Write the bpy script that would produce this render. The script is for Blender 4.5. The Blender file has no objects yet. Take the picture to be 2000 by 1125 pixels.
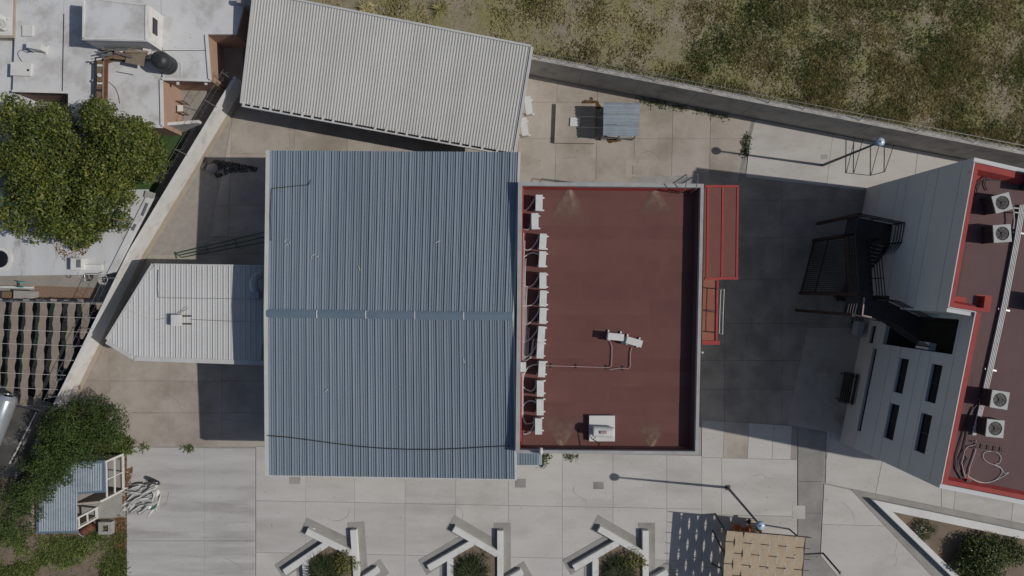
import bpy, math, random
from mathutils import Vector, Matrix, noise
random.seed(7)
R = math.radians
SC = bpy.context.scene
COL = SC.collection

# ------------------------------------------------------------------ camera, sky, sun, exposure
H = 38.0                     # camera height above the yard (metres)
F = 2000 * 24.0 / 36.0       # focal length in photo pixels (24 mm on a 36 mm sensor)
cam_d = bpy.data.cameras.new('camera'); cam_d.lens = 24.0; cam_d.sensor_width = 36.0
cam_d.clip_start = 0.5; cam_d.clip_end = 2000
cam = bpy.data.objects.new('camera', cam_d); COL.objects.link(cam)
cam.location = (0, 0, H); cam.rotation_euler = (0, 0, 0)
SC.camera = cam

SUN = Vector((-1.073, 0.128, -1.0)).normalized()      # direction the light travels
w = bpy.data.worlds.new('World'); SC.world = w; w.use_nodes = True
nt = w.node_tree
bg = nt.nodes['Background']
sky = nt.nodes.new('ShaderNodeTexSky'); sky.sky_type = 'NISHITA'; sky.sun_disc = False
sky.sun_elevation = math.asin(-SUN.z)
sky.sun_rotation = math.atan2(-SUN.x, -SUN.y)
sky.altitude = 800; sky.dust_density = 2.5; sky.ozone_density = 0.5
nt.links.new(sky.outputs[0], bg.inputs[0]); bg.inputs[1].default_value = 0.078
sd = bpy.data.lights.new('sun', 'SUN'); sd.energy = 3.6; sd.angle = R(0.5); sd.color = (1.0, 0.955, 0.89)
so = bpy.data.objects.new('sun', sd); COL.objects.link(so)
so.rotation_euler = SUN.to_track_quat('-Z', 'Y').to_euler(); so.location = (20, 0, 40)
SC.view_settings.view_transform = 'Standard'; SC.view_settings.look = 'None'
SC.view_settings.exposure = -0.34; SC.view_settings.gamma = 1.0
SC.view_settings.use_curve_mapping = False

# ------------------------------------------------------------------ helpers
def P(px, py, h=0.0):
    """photo pixel seen at height h -> world point (camera looks straight down)"""
    s = (H - h) / F
    return Vector(((px - 1000) * s, (562.5 - py) * s, h))
def PX(px, py, h=0.0):
    p = P(px, py, h); return (p.x, p.y)

class MB:
    def __init__(s): s.v = []; s.f = []
    def add(s, vs, fs):
        b = len(s.v); s.v += [tuple(v) for v in vs]; s.f += [tuple(b + i for i in f) for f in fs]; return s
    def quad(s, *p): return s.add(p, [tuple(range(len(p)))])
    def prism(s, pts, z0, z1, bottom=False):
        a = sum(pts[i][0]*pts[(i+1) % len(pts)][1] - pts[(i+1) % len(pts)][0]*pts[i][1] for i in range(len(pts)))
        if a < 0: pts = list(reversed(pts))
        n = len(pts)
        vs = [(p[0], p[1], z0) for p in pts] + [(p[0], p[1], z1) for p in pts]
        fs = [tuple(range(n, 2*n))] + [(i, (i+1) % n, n+(i+1) % n, n+i) for i in range(n)]
        if bottom: fs.append(tuple(range(n-1, -1, -1)))
        return s.add(vs, fs)
    def box(s, c, d, rz=0.0):
        """box centred in xy at c, its base at c.z; d = full sizes"""
        co, si = math.cos(rz), math.sin(rz); x, y, z = c
        pts = [(x + co*a*d[0]/2 - si*b*d[1]/2, y + si*a*d[0]/2 + co*b*d[1]/2) for a, b in ((-1,-1),(1,-1),(1,1),(-1,1))]
        return s.prism(pts, z, z + d[2], True)
    def bar(s, p, q, wd, ht, up=Vector((0,0,1))):
        """rectangular bar from p to q, centred on the line"""
        p = Vector(p); q = Vector(q); d = (q-p).normalized()
        if abs(d.dot(up)) > .97: up = Vector((1,0,0))
        sd = d.cross(up).normalized(); u2 = sd.cross(d)
        vs = []
        for e in (p, q):
            for a, b in ((-1,-1),(1,-1),(1,1),(-1,1)): vs.append(e + sd*a*wd/2 + u2*b*ht/2)
        return s.add(vs, [(3,2,1,0),(4,5,6,7)] + [(i,(i+1)%4,4+(i+1)%4,4+i) for i in range(4)])
    def tube(s, path, r, n=6, r2=None):
        path = [Vector(p) for p in path]; m = len(path); vs = []; fs = []
        pu = None
        for i, p in enumerate(path):
            d = (path[min(i+1, m-1)] - path[max(i-1, 0)]).normalized()
            if pu is None:
                u = d.orthogonal().normalized()
            else:
                u = pu - d*pu.dot(d); u = u.normalized() if u.length > 1e-5 else d.orthogonal().normalized()
            pu = u; v2 = d.cross(u)
            rr = r if r2 is None else r + (r2-r)*i/max(1, m-1)
            for k in range(n):
                a = 2*math.pi*k/n; vs.append(p + u*math.cos(a)*rr + v2*math.sin(a)*rr)
        for i in range(m-1):
            for k in range(n): fs.append((i*n+k, i*n+(k+1)%n, (i+1)*n+(k+1)%n, (i+1)*n+k))
        fs.append(tuple(range(n-1,-1,-1))); fs.append(tuple((m-1)*n+k for k in range(n)))
        return s.add(vs, fs)
    def lathe(s, c, prof, n=20):
        """prof: list of (radius, z) from bottom to top"""
        c = Vector(c); vs = []; fs = []
        for r, z in prof:
            for k in range(n):
                a = 2*math.pi*k/n; vs.append((c.x+r*math.cos(a), c.y+r*math.sin(a), c.z+z))
        for i in range(len(prof)-1):
            for k in range(n): fs.append((i*n+k, i*n+(k+1)%n, (i+1)*n+(k+1)%n, (i+1)*n+k))
        fs.append(tuple(range(n-1,-1,-1))); fs.append(tuple((len(prof)-1)*n+k for k in range(n)))
        return s.add(vs, fs)
    def build(s, name, mat, parent=None, smooth=False):
        o = Vector((0,0,0))
        if parent is not None: o = ORG[parent.name]
        me = bpy.data.meshes.new(name)
        me.from_pydata([(v[0]-o.x, v[1]-o.y, v[2]-o.z) for v in s.v], [], s.f)
        me.update()
        if smooth:
            for p in me.polygons: p.use_smooth = True
        me.materials.append(MAT[mat])
        ob = bpy.data.objects.new(name, me); COL.objects.link(ob)
        if parent is not None: ob.parent = parent
        ORG[ob.name] = o
        return ob
ORG = {}
def thing(name, label, cat, loc=(0,0,0), group=None):
    o = bpy.data.objects.new(name, None); COL.objects.link(o); o.location = loc; o.empty_display_size = .2
    o['label'] = label; o['category'] = cat
    if group: o['group'] = group
    ORG[o.name] = Vector(loc); return o
def tag(o, label, cat, group=None):
    o['label'] = label; o['category'] = cat
    if group: o['group'] = group
    return o
def struct(o): o['kind'] = 'structure'; return o
def dup(root, loc, rz=0.0, label=None):
    def cp(o, par):
        c = o.copy(); COL.objects.link(c); c.parent = par
        for ch in o.children: cp(ch, c)
        return c
    kids = list(root.children)
    r = root.copy(); COL.objects.link(r); r.location = loc; r.rotation_euler = (0,0,rz)
    if label: r['label'] = label
    for k in kids: cp(k, r)
    return r

# ------------------------------------------------------------------ materials
MAT = {}
def M(name, col, col2=None, scale=1.5, rough=.8, bump=0.0, bscale=30, metal=0.0, spec=.3, stretch=(1,1,1), lo=.35, hi=.68,
      stain=None, sscale=.35, slo=.52, shi=.75, island=0.0, trans=0.0, fine=.12, fscale=40, objr=0.0, specks=0.0):
    m = bpy.data.materials.new(name); m.use_nodes = True; n = m.node_tree.nodes; l = m.node_tree.links
    b = n['Principled BSDF']; b.inputs['Roughness'].default_value = rough; b.inputs['Metallic'].default_value = metal
    b.inputs['Specular IOR Level'].default_value = spec
    geo = n.new('ShaderNodeNewGeometry')
    mp = n.new('ShaderNodeMapping'); mp.inputs['Scale'].default_value = stretch
    l.new(geo.outputs['Position'], mp.inputs[0])
    def ns(sc, det, vec):
        t = n.new('ShaderNodeTexNoise'); t.inputs['Scale'].default_value = sc; t.inputs['Detail'].default_value = det
        t.inputs['Roughness'].default_value = .62; l.new(vec, t.inputs['Vector']); return t
    def rmp(fac, a, c):
        r = n.new('ShaderNodeMapRange'); r.inputs[1].default_value = a; r.inputs[2].default_value = c; l.new(fac, r.inputs[0]); return r.outputs[0]
    def mix(fac, a, c, mode='MIX'):
        x = n.new('ShaderNodeMix'); x.data_type = 'RGBA'; x.blend_type = mode
        if isinstance(fac, float): x.inputs[0].default_value = fac
        else: l.new(fac, x.inputs[0])
        for i, v in ((6, a), (7, c)):
            if isinstance(v, tuple): x.inputs[i].default_value = v + (1,)
            else: l.new(v, x.inputs[i])
        return x.outputs[2]
    if col2 is None: col2 = tuple(c*.78 for c in col)
    out = mix(rmp(ns(scale, 8, mp.outputs[0]).outputs[0], lo, hi), col, col2)
    if stain: out = mix(rmp(ns(sscale, 9, mp.outputs[0]).outputs[0], slo, shi), out, stain)
    if fine:
        f2 = rmp(ns(fscale, 3, geo.outputs['Position']).outputs[0], .25, .75)
        v = n.new('ShaderNodeMapRange'); v.inputs[3].default_value = 1-fine; v.inputs[4].default_value = 1+fine; l.new(f2, v.inputs[0])
        hs = n.new('ShaderNodeHueSaturation'); l.new(v.outputs[0], hs.inputs['Value']); l.new(out, hs.inputs['Color']); out = hs.outputs[0]
    if specks:
        sp = rmp(ns(7.0, 2, geo.outputs['Position']).outputs[0], .69, .74)
        out = mix(sp, out, mix(specks, out, (.06,.055,.05)))
    if objr:
        oi = n.new('ShaderNodeObjectInfo'); v = n.new('ShaderNodeMapRange'); v.inputs[3].default_value = 1-objr; v.inputs[4].default_value = 1+objr
        l.new(oi.outputs['Random'], v.inputs[0]); hs = n.new('ShaderNodeHueSaturation'); l.new(v.outputs[0], hs.inputs['Value']); l.new(out, hs.inputs['Color']); out = hs.outputs[0]
    if island:
        v = n.new('ShaderNodeMapRange'); v.inputs[3].default_value = 1-island; v.inputs[4].default_value = 1+island
        l.new(geo.outputs['Random Per Island'], v.inputs[0])
        hs = n.new('ShaderNodeHueSaturation'); l.new(v.outputs[0], hs.inputs['Value']); l.new(out, hs.inputs['Color']); out = hs.outputs[0]
    l.new(out, b.inputs['Base Color'])
    if bump:
        bp = n.new('ShaderNodeBump'); bp.inputs['Strength'].default_value = bump; bp.inputs['Distance'].default_value = .02
        l.new(ns(bscale, 6, mp.outputs[0]).outputs[0], bp.inputs['Height']); l.new(bp.outputs[0], b.inputs['Normal'])
    if trans:
        tr = n.new('ShaderNodeBsdfTranslucent'); l.new(out, tr.inputs[0])
        ms = n.new('ShaderNodeMixShader'); ms.inputs[0].default_value = trans
        l.new(b.outputs[0], ms.inputs[1]); l.new(tr.outputs[0], ms.inputs[2]); l.new(ms.outputs[0], n['Material Output'].inputs[0])
    MAT[name] = m; return m

# concrete of the different pours
M('concrete', (.465,.45,.428), (.41,.395,.373), 1.1, .9, .25, 25, stretch=(.35,1.2,1), stain=(.29,.27,.245), sscale=.4, slo=.48, shi=.85, objr=.035, specks=.5)
M('concrete_b', (.475,.458,.432), (.42,.402,.378), .8, .9, .25, 25, stretch=(.5,1.1,1), stain=(.32,.29,.26), sscale=.45, slo=.5, shi=.85, objr=.035, specks=.5)
M('concrete_broom', (.445,.435,.418), (.365,.355,.34), 1.0, .9, .25, 25, stretch=(.22,1.6,1), stain=(.25,.24,.225), sscale=.75, slo=.5, shi=.78, specks=.5)
M('concrete_tan', (.39,.35,.305), (.335,.298,.258), .8, .9, .25, 25, stain=(.215,.18,.146), sscale=.42, slo=.44, shi=.76, objr=.03, specks=.6)
M('concrete_tan_b', (.40,.36,.317), (.345,.308,.27), .7, .9, .25, 25, stain=(.23,.193,.156), sscale=.4, slo=.46, shi=.78, objr=.03, specks=.6)
M('concrete_grey', (.275,.265,.25), (.21,.203,.19), .9, .9, .25, 25, stain=(.13,.13,.125), sscale=.5, slo=.5, shi=.8)
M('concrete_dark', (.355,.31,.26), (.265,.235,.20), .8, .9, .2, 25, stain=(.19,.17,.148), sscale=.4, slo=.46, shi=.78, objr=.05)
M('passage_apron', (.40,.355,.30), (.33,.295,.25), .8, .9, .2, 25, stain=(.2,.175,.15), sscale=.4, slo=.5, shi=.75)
M('joint', (.31,.285,.26), (.25,.23,.205), 3, .95)
M('joint_dark', (.12,.105,.09), (.09,.08,.07), 3, .95)
M('cement', (.33,.32,.30), (.26,.25,.235), 2, .9, .2, 30)
M('soil', (.20,.155,.117), (.155,.118,.088), 1.1, .95, .6, 12, stain=(.105,.085,.06), sscale=.5, slo=.5, shi=.72)
M('field', (.27,.228,.18), (.215,.18,.135), 1.6, .95, .9, 9, stain=(.20,.188,.085), sscale=.45, slo=.36, shi=.62, fine=.28, fscale=9)
M('dark_green', (.02,.032,.027), (.028,.04,.033), 3, .9)  # near-black green of the ground below the netting
M('turf', (.055,.095,.03), (.035,.07,.02), 6, .9, .3, 60)
M('gravel', (.27,.19,.14), (.14,.095,.07), 14, .95, 1.0, 22)
M('patio', (.30,.275,.25), (.24,.22,.2), 1.2, .9)
# walls and roofs
M('white_paint', (.60,.60,.58), (.53,.53,.51), 1.0, .75, .1, 20, stain=(.42,.41,.39), sscale=.7, slo=.56, shi=.8)
M('white_roof', (.57,.575,.58), (.50,.50,.50), .7, .8, .15, 12, stain=(.34,.322,.30), sscale=.7, slo=.5, shi=.76, specks=.4)
M('white_roof_worn', (.53,.54,.555), (.45,.45,.45), .7, .8, .2, 12, stretch=(1.6,.5,1), stain=(.25,.23,.21), sscale=1.4, slo=.58, shi=.72)
M('white_wall', (.62,.61,.59), (.54,.53,.505), 1.6, .85, .15, 18, stain=(.36,.33,.29), sscale=1.0, slo=.55, shi=.78)
M('tan_wall', (.40,.345,.28), (.33,.28,.225), 1.2, .9, .15, 18)
M('peach_wall', (.40,.265,.195), (.35,.235,.175), 1.2, .9)
M('grey_wall', (.42,.40,.365), (.33,.315,.285), 1.0, .9, .2, 14, stain=(.2,.19,.165), sscale=.9, slo=.5, shi=.75)
M('hall_wall', (.40,.40,.40), (.34,.34,.34), 1, .9)
M('panel_grey', (.54,.55,.555), (.50,.51,.515), .6, .75, .05, 20, fine=.05)
M('panel_warm', (.55,.53,.50), (.50,.48,.45), .6, .8, .05, 20, fine=.05)
M('sheet_white', (.475,.47,.45), (.43,.425,.405), .35, .55, spec=.35, stain=(.41,.405,.39), sscale=.6, slo=.5, shi=.85, fine=.05, objr=.03)
M('sheet_white_b', (.51,.515,.51), (.46,.465,.46), .5, .5, spec=.4, fine=.05)
M('sheet_blue', (.215,.264,.31), (.18,.225,.266), .45, .5, metal=.1, spec=.4, stretch=(2.2,.35,1), stain=(.25,.29,.32), sscale=.9, slo=.52, shi=.8, fine=.06, objr=.07, specks=.15)
M('ridge_blue', (.135,.185,.235), (.115,.16,.205), .6, .5, metal=.1, spec=.4, fine=.05)
M('galv', (.36,.41,.45), (.28,.325,.36), 2, .45, metal=.25, spec=.5)
M('trim_white', (.50,.50,.49), (.43,.43,.42), 1.3, .7, fine=.06)
M('parapet_grey', (.36,.355,.35), (.29,.285,.28), 2, .85, fine=.08)
M('roof_red', (.142,.064,.056), (.118,.052,.046), .55, .9, .25, 40, stain=(.165,.075,.06), sscale=.3, slo=.5, shi=.9, fine=.14, fscale=25, objr=.05)
M('roof_red_b', (.136,.061,.053), (.114,.05,.045), .8, .9, .25, 40, stain=(.15,.065,.055), sscale=.35, slo=.5, shi=.9, fine=.14, fscale=25, objr=.07)
M('roof_mauve', (.128,.078,.078), (.105,.063,.064), .6, .9, .25, 40, stain=(.165,.108,.1), sscale=.3, slo=.5, shi=.85, fine=.12, fscale=25)
M('red_paint', (.33,.05,.043), (.25,.036,.033), 1.6, .75, .1, 30, stain=(.4,.10,.075), sscale=1.6, slo=.58, shi=.8)
M('silver_dark', (.2,.2,.2), None, 2, .5)
M('walk_red', (.27,.105,.075), (.21,.08,.06), .9, .85, .15, 30)
M('awning_red', (.165,.068,.057), (.135,.054,.046), .7, .85, .15, 30, stain=(.21,.095,.075), sscale=.7, slo=.5, shi=.85)
# small things
M('ac_white', (.60,.60,.58), (.52,.52,.50), 3, .55, fine=.04)
M('ac_grey', (.36,.37,.365), (.31,.32,.315), 3, .55, fine=.04)
M('black', (.012,.013,.014), (.02,.02,.02), 5, .5)
M('dark_steel', (.03,.027,.027), (.045,.04,.04), 4, .6)
M('fan_grey', (.16,.17,.18), (.11,.115,.12), 5, .5)
M('brown_steel', (.05,.024,.02), (.032,.016,.014), 2, .55)
M('tread', (.04,.037,.036), (.028,.026,.025), 3, .6)
M('glass', (.008,.009,.01), (.012,.013,.015), 2, .12, spec=.6, fine=0)
M('pvc', (.55,.54,.52), (.44,.43,.41), 4, .5)
M('pipe_pink', (.40,.28,.27), (.33,.22,.21), 4, .6)
M('cable_dark', (.03,.03,.032), (.05,.048,.046), 4, .6)
M('steel', (.30,.30,.30), (.22,.22,.22), 5, .4, metal=.6)
M('galv_pole', (.10,.105,.115), (.075,.08,.088), 3, .5)
M('lamp_glass', (.40,.50,.60), (.30,.42,.56), 8, .2, spec=.6)
M('tank_black', (.022,.025,.027), (.035,.038,.04), 2, .45)
M('wood', (.20,.14,.09), (.12,.08,.05), 4, .85, .3, 20, stretch=(1,6,1))
M('rust', (.16,.062,.034), (.09,.04,.025), 6, .9, .3, 20)
M('board', (.25,.205,.15), (.19,.15,.11), 5, .9)
M('green_paint', (.035,.10,.06), (.025,.07,.045), 4, .5)
M('teal', (.05,.33,.36), (.04,.25,.28), 4, .5)
M('orange', (.40,.10,.015), (.30,.07,.012), 4, .45)
M('canvas', (.42,.34,.24), (.36,.29,.20), 2.5, .85, fine=.1, fscale=12)
M('shade_cloth', (.27,.222,.182), (.22,.18,.147), 1.6, .9, fine=.1, fscale=18)
M('silver', (.42,.45,.47), (.36,.39,.42), 2, .25, metal=.5, spec=.6)
M('car_glass', (.03,.04,.045), (.05,.06,.065), 2, .08, spec=.7, fine=0)
M('frond', (.62,.61,.58), (.42,.41,.38), 3, .8, island=.45)
M('dry_leaf', (.19,.105,.05), (.12,.065,.03), 4, .9, island=.5)
M('bark', (.10,.075,.055), (.06,.045,.033), 5, .95, .5, 14)
M('leaf_bright', (.118,.14,.022), (.06,.09,.014), .9, .5, spec=.45, island=.6, trans=.22, fine=0)
M('leaf_yellow', (.18,.168,.03), (.10,.118,.02), .7, .5, spec=.4, island=.55, trans=.22, fine=0)
M('leaf_dark', (.042,.075,.016), (.028,.052,.012), .8, .55, spec=.35, island=.55, trans=.2, fine=0)
M('leaf_fine', (.068,.10,.024), (.045,.074,.016), .9, .6, spec=.25, island=.55, trans=.25, fine=0)
M('grass_field', (.34,.325,.13), (.21,.23,.08), .28, .8, spec=.15, island=.5, trans=.2, fine=0, stain=(.36,.305,.16), sscale=.55, slo=.42, shi=.62)
M('grass_garden', (.17,.21,.065), (.10,.14,.04), .8, .8, spec=.15, island=.5, trans=.2, fine=0)
M('lobby', (.05,.047,.044), None, 2, .9)  # recess walls: the dimness inside is put into this colour
M('shed_roof', (.085,.08,.075), (.05,.048,.045), 1.2, .9, .2, 20, stain=(.2,.19,.17), sscale=1.5, slo=.58, shi=.75)
M('grass_dry', (.56,.48,.27), (.42,.38,.19), .8, .8, spec=.15, island=.45, trans=.2, fine=0)
M('leaf_spiky', (.032,.048,.016), (.052,.064,.024), 2, .55, spec=.3, island=.6, trans=.15, fine=0)
M('apron_grey', (.30,.29,.272), (.245,.237,.222), .9, .9, .25, 25, stain=(.2,.185,.165), sscale=.6, slo=.5, shi=.8)
M('flower', (.55,.55,.52), None, 3, .7, fine=0)

def dust_material():
    """pale silt washed out from the roof outlets; a stain whose strength is stored per corner"""
    m = bpy.data.materials.new('silt'); m.use_nodes = True; n = m.node_tree.nodes; l = m.node_tree.links
    b = n['Principled BSDF']; b.inputs['Roughness'].default_value = .95; b.inputs['Specular IOR Level'].default_value = .1
    a = n.new('ShaderNodeAttribute'); a.attribute_name = 'silt'
    t = n.new('ShaderNodeTexNoise'); t.inputs['Scale'].default_value = 3.5; t.inputs['Detail'].default_value = 8
    g = n.new('ShaderNodeNewGeometry'); l.new(g.outputs['Position'], t.inputs['Vector'])
    mu = n.new('ShaderNodeMath'); mu.operation = 'MULTIPLY'; l.new(a.outputs['Fac'], mu.inputs[0])
    mr = n.new('ShaderNodeMapRange'); mr.inputs[1].default_value = .3; mr.inputs[2].default_value = .62; mr.inputs[3].default_value = .45; mr.inputs[4].default_value = 1.0
    l.new(t.outputs[0], mr.inputs[0]); l.new(mr.outputs[0], mu.inputs[1])
    mx = n.new('ShaderNodeMix'); mx.data_type = 'RGBA'; l.new(mu.outputs[0], mx.inputs[0])
    mx.inputs[6].default_value = (.19,.11,.09,1); mx.inputs[7].default_value = (.33,.25,.19,1)
    l.new(mx.outputs[2], b.inputs['Base Color']); l.new(mu.outputs[0], b.inputs['Alpha']); MAT['silt'] = m
dust_material()

# ------------------------------------------------------------------ the ground and the concrete yard
g = MB(); g.quad((-600,-600,-.05),(600,-600,-.05),(600,600,-.05),(-600,600,-.05))
struct(g.build('ground', 'field'))

def clip(poly, a, b):
    """keep the part of poly left of the line a->b"""
    out = []; n = len(poly)
    def side(p): return (b[0]-a[0])*(p[1]-a[1]) - (b[1]-a[1])*(p[0]-a[0])
    for i in range(n):
        p, q = poly[i], poly[(i+1) % n]; sp, sq = side(p), side(q)
        if sp >= 0: out.append(p)
        if sp*sq < 0:
            t = sp/(sp-sq); out.append((p[0]+(q[0]-p[0])*t, p[1]+(q[1]-p[1])*t))
    return out
def ccw(p):
    a = sum(p[i][0]*p[(i+1) % len(p)][1] - p[(i+1) % len(p)][0]*p[i][1] for i in range(len(p)))
    return p if a > 0 else list(reversed(p))
def area(p): return abs(sum(p[i][0]*p[(i+1) % len(p)][1] - p[(i+1) % len(p)][0]*p[i][1] for i in range(len(p))))/2

YARD = [(500,-60),(480,183),(456,221),(290,497),(208,665),(149,785),(128,830),(250,872),(247,1350),(2500,1350),(2500,430),(1040,147),(560,54)]
pv = MB(); pv.prism([PX(*p) for p in YARD], -.06, .0)
PAVE = struct(pv.build('pavement', 'joint'))

def shrink(poly, d):
    poly = ccw(poly); n = len(poly); out = poly
    for i in range(n):
        a, b = poly[i], poly[(i+1) % n]; L = math.hypot(b[0]-a[0], b[1]-a[1])
        if L < 1e-4: continue
        nx, ny = -(b[1]-a[1])/L*d, (b[0]-a[0])/L*d
        out = clip(out, (a[0]+nx, a[1]+ny), (b[0]+nx, b[1]+ny))
        if len(out) < 3: return []
    return out
def slabs(zone, xs, ys, mats, sx=0.0, sy=0.0, gap=.005, z=.03):
    """concrete slabs cut from a convex zone (photo pixels on the ground) by sheared grid lines"""
    Z = ccw([PX(*p) for p in zone])
    for i in range(len(xs)-1):
        for j in range(len(ys)-1):
            c = [(xs[i],ys[j]),(xs[i+1],ys[j]),(xs[i+1],ys[j+1]),(xs[i],ys[j+1])]
            c = [(x + (y-562)*sx, y + (x-1000)*sy) for x, y in c]
            c = ccw([PX(*p) for p in c])
            for k in range(len(Z)): 
                c = clip(c, Z[k], Z[(k+1) % len(Z)])
                if len(c) < 3: break
            if len(c) < 3 or area(c) < .02: continue
            c = shrink(c, gap)
            if len(c) < 3 or area(c) < .01: continue
            cc = ccw(c); cx = sum(p[0] for p in cc)/len(cc); cy = sum(p[1] for p in cc)/len(cc)
            zz = z + random.uniform(-.004, .004)
            inn = shrink(cc, .008)
            m = MB()
            if len(inn) == len(cc):
                n = len(cc)
                m.add([(p[0],p[1],-.01) for p in cc]+[(p[0],p[1],zz-.008) for p in cc]+[(p[0],p[1],zz) for p in inn],
                      [tuple(range(2*n,3*n))]+[(a,(a+1)%n,n+(a+1)%n,n+a) for a in range(n)]+[(n+a,n+(a+1)%n,2*n+(a+1)%n,2*n+a) for a in range(n)])
            else: m.prism(cc, -.01, zz)
            m.build('slab', random.choice(mats), PAVE)

LT = ['concrete','concrete','concrete_b']
# plaza in front of the hall
slabs([(500,872),(1370,890),(1370,1350),(500,1350)], [500,597,692,791,890,993,1098,1197,1302,1380], [700,881,987,1088,1190,1350], LT, 0, .019)
slabs([(1370,893),(1556,898),(1556,1350),(1370,1350)], [1360,1409,1560], [880,997,1100,1350], LT, 0, .02)
slabs([(1370,820),(1556,832),(1556,898),(1370,893)], [1360,1428,1476,1524,1560], [800,900], ['concrete_tan_b','concrete_b'], -.05, 0)
# broom-finished slab beside the garden
slabs([(248,873),(498,875),(498,1350),(248,1350)], [240,399,500], [860,1056,1240,1350], ['concrete_broom'])
# yard between hall and boundary wall
slabs([(290,497),(540,497),(540,872),(250,872),(128,830),(149,785),(208,665)], [100,214,328,434,540,570], [480,590,680,744,806,880], ['concrete_tan','concrete_tan','concrete_tan_b'])
slabs([(486,60),(1012,150),(1012,360),(640,497),(290,497),(456,221)], [200,330,443,557,567,670,780,890,1020], [40,110,205,300,401,462,497], ['concrete_tan','concrete_tan_b'], -.03, 0)
# yard with the pump hut
slabs([(1012,144),(1471,232),(1441,357),(1012,357)], [1000,1080,1159,1233,1307,1381,1480], [130,200,271,357], ['concrete_tan','concrete_tan_b'], -.02, .0)
slabs([(1474,233),(1930,321),(1690,372),(1444,345)], [1430,1590,1760,2000], [200,560], ['concrete_b'], -.12, .0)
# passage between the two buildings
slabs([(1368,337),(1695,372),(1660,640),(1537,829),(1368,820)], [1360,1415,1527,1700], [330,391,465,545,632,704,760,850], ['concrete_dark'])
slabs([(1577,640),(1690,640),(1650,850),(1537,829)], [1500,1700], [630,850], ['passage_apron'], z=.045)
# grey strip and the large slabs beyond it
slabs([(1558,832),(1612,843),(1600,1085),(1558,1085)], [1550,1615], [820,940,1002,1350], ['concrete_grey'])
slabs([(1558,1086),(1600,1086),(1780,1300),(1780,1350),(1558,1350)], [1550,1800], [1000,1400], ['concrete_grey'])
slabs([(1614,840),(1650,852),(1838,950),(1838,990),(1665,955),(1612,944)], [1500,1680,1790,1940], [800,1300], ['concrete_b','concrete_b','concrete'], -.2, .0)
slabs([(1838,950),(2500,1080),(2500,1124),(1838,990)], [1800,1905,2020,2140,2500], [800,1300], ['concrete_b','concrete'], -.1, .0)
slabs([(1609,945),(1662,957),(1920,1232),(1900,1350),(1780,1300),(1602,1085)], [1500,2100], [930,1012,1112,1350], ['concrete_b'], 0, .02)
slabs([(2500,1124),(1665,955),(1662,957),(1920,1232),(2500,1300)], [1500,2600], [900,1350], ['apron_grey'])
slabs([(520,360),(1012,360),(1012,880),(520,872)], [500,1020], [350,890], ['cement'])
slabs([(1012,360),(1368,340),(1368,886),(1012,880)], [1000,1380], [330,890], ['cement'])

def patch(pts, mat, z=.036, name='apron'):
    m = MB(); m.prism([PX(*p) for p in pts], .0, z); return m.build(name, mat, PAVE)
def rectpatch(x0, y0, x1, y1, mat, z=.038, name='inspection_cover'):
    f = MB(); f.prism([PX(*p) for p in ((x0,y0),(x1,y0),(x1,y1),(x0,y1))], .0, z)
    f.build(name, mat, PAVE)
rectpatch(566,927,587,945,'cement'); rectpatch(1006,935,1027,952,'concrete_grey'); rectpatch(1159,941,1179,955,'concrete_grey')
rectpatch(1547,987,1572,1013,'concrete_b'); rectpatch(1603,302,1616,311,'cement'); rectpatch(1456,366,1473,386,'concrete_dark')
patch([(1222,312),(1267,312),(1266,345),(1222,345)], 'concrete_tan_b', .036)
rectpatch(1235,324,1254,341,'concrete_tan',.052)
patch([(1468,236),(1474,237),(1445,356),(1439,355)], 'concrete_grey', .037, 'drain_strip')

# ------------------------------------------------------------------ neighbour plots (raised half a metre) and garden
NZ = .06
nb = MB(); nb.prism([PX(*p) for p in [(-300,-100),(480,-100),(474,165),(446,215),(280,491),(198,659),(139,779),(60,930),(-300,930)]], -.05, NZ-.004)
NBY = struct(nb.build('neighbour_yard', 'patio'))
m = MB(); m.prism([PX(*p, NZ) for p in [(225,240),(385,240),(300,378),(225,378)]], NZ-.01, NZ+.006); struct(m.build('artificial_lawn', 'turf'))
m = MB(); m.prism([PX(*p, NZ) for p in [(-60,590),(206,592),(85,820),(-60,800)]], NZ-.01, NZ+.006); struct(m.build('netting_ground', 'dark_green'))
m = MB(); m.prism([PX(*p, NZ) for p in [(68,558),(190,562),(186,584),(68,583)]], NZ-.01, NZ+.012); struct(m.build('gravel_bed', 'gravel'))
m = MB(); m.prism([PX(*p) for p in [(60,930),(139,779),(128,832),(249,873),(246,1350),(-400,1350),(-400,930)]], -.05, -.006); struct(m.build('garden_soil', 'soil'))

# ------------------------------------------------------------------ boundary walls
def wall_seg(m, a, b, th, z0, z1, off=0.0):
    a = Vector(a); b = Vector(b); d = (b-a).normalized(); nr = Vector((-d.y, d.x))
    m.prism([a+nr*off, b+nr*off, b+nr*(off+th), a+nr*(off+th)], z0, z1, True)
WB = [(487,170),(456,221),(290,497),(208,665),(149,785),(80,925)]     # foot of the wall, yard side
WH = 1.68
WBW = [Vector(PX(*p)) for p in WB]
wl = thing('boundary_wall', 'white rendered boundary wall with tan base running beside the neighbours\' houses', 'wall', (WBW[2].x, WBW[2].y, 0))
for i in range(len(WBW)-1):
    m = MB(); wall_seg(m, WBW[i+1], WBW[i], .17, .5, WH, .03); m.build('wall', 'white_wall', wl)
    m = MB(); wall_seg(m, WBW[i+1], WBW[i], .23, -.02, .5); m.build('plinth', 'tan_wall', wl)
NW0, NW1 = Vector(PX(500,42.5)), Vector(PX(2500,429.5))
nw = thing('boundary_wall', 'grey rendered boundary wall between the yard and the grassy field', 'wall', (NW0.x, NW0.y, 0))
d = (NW1-NW0).normalized(); L = (NW1-NW0).length; k = 0; step = 3.05
nn = Vector((-d.y, d.x))
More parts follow.
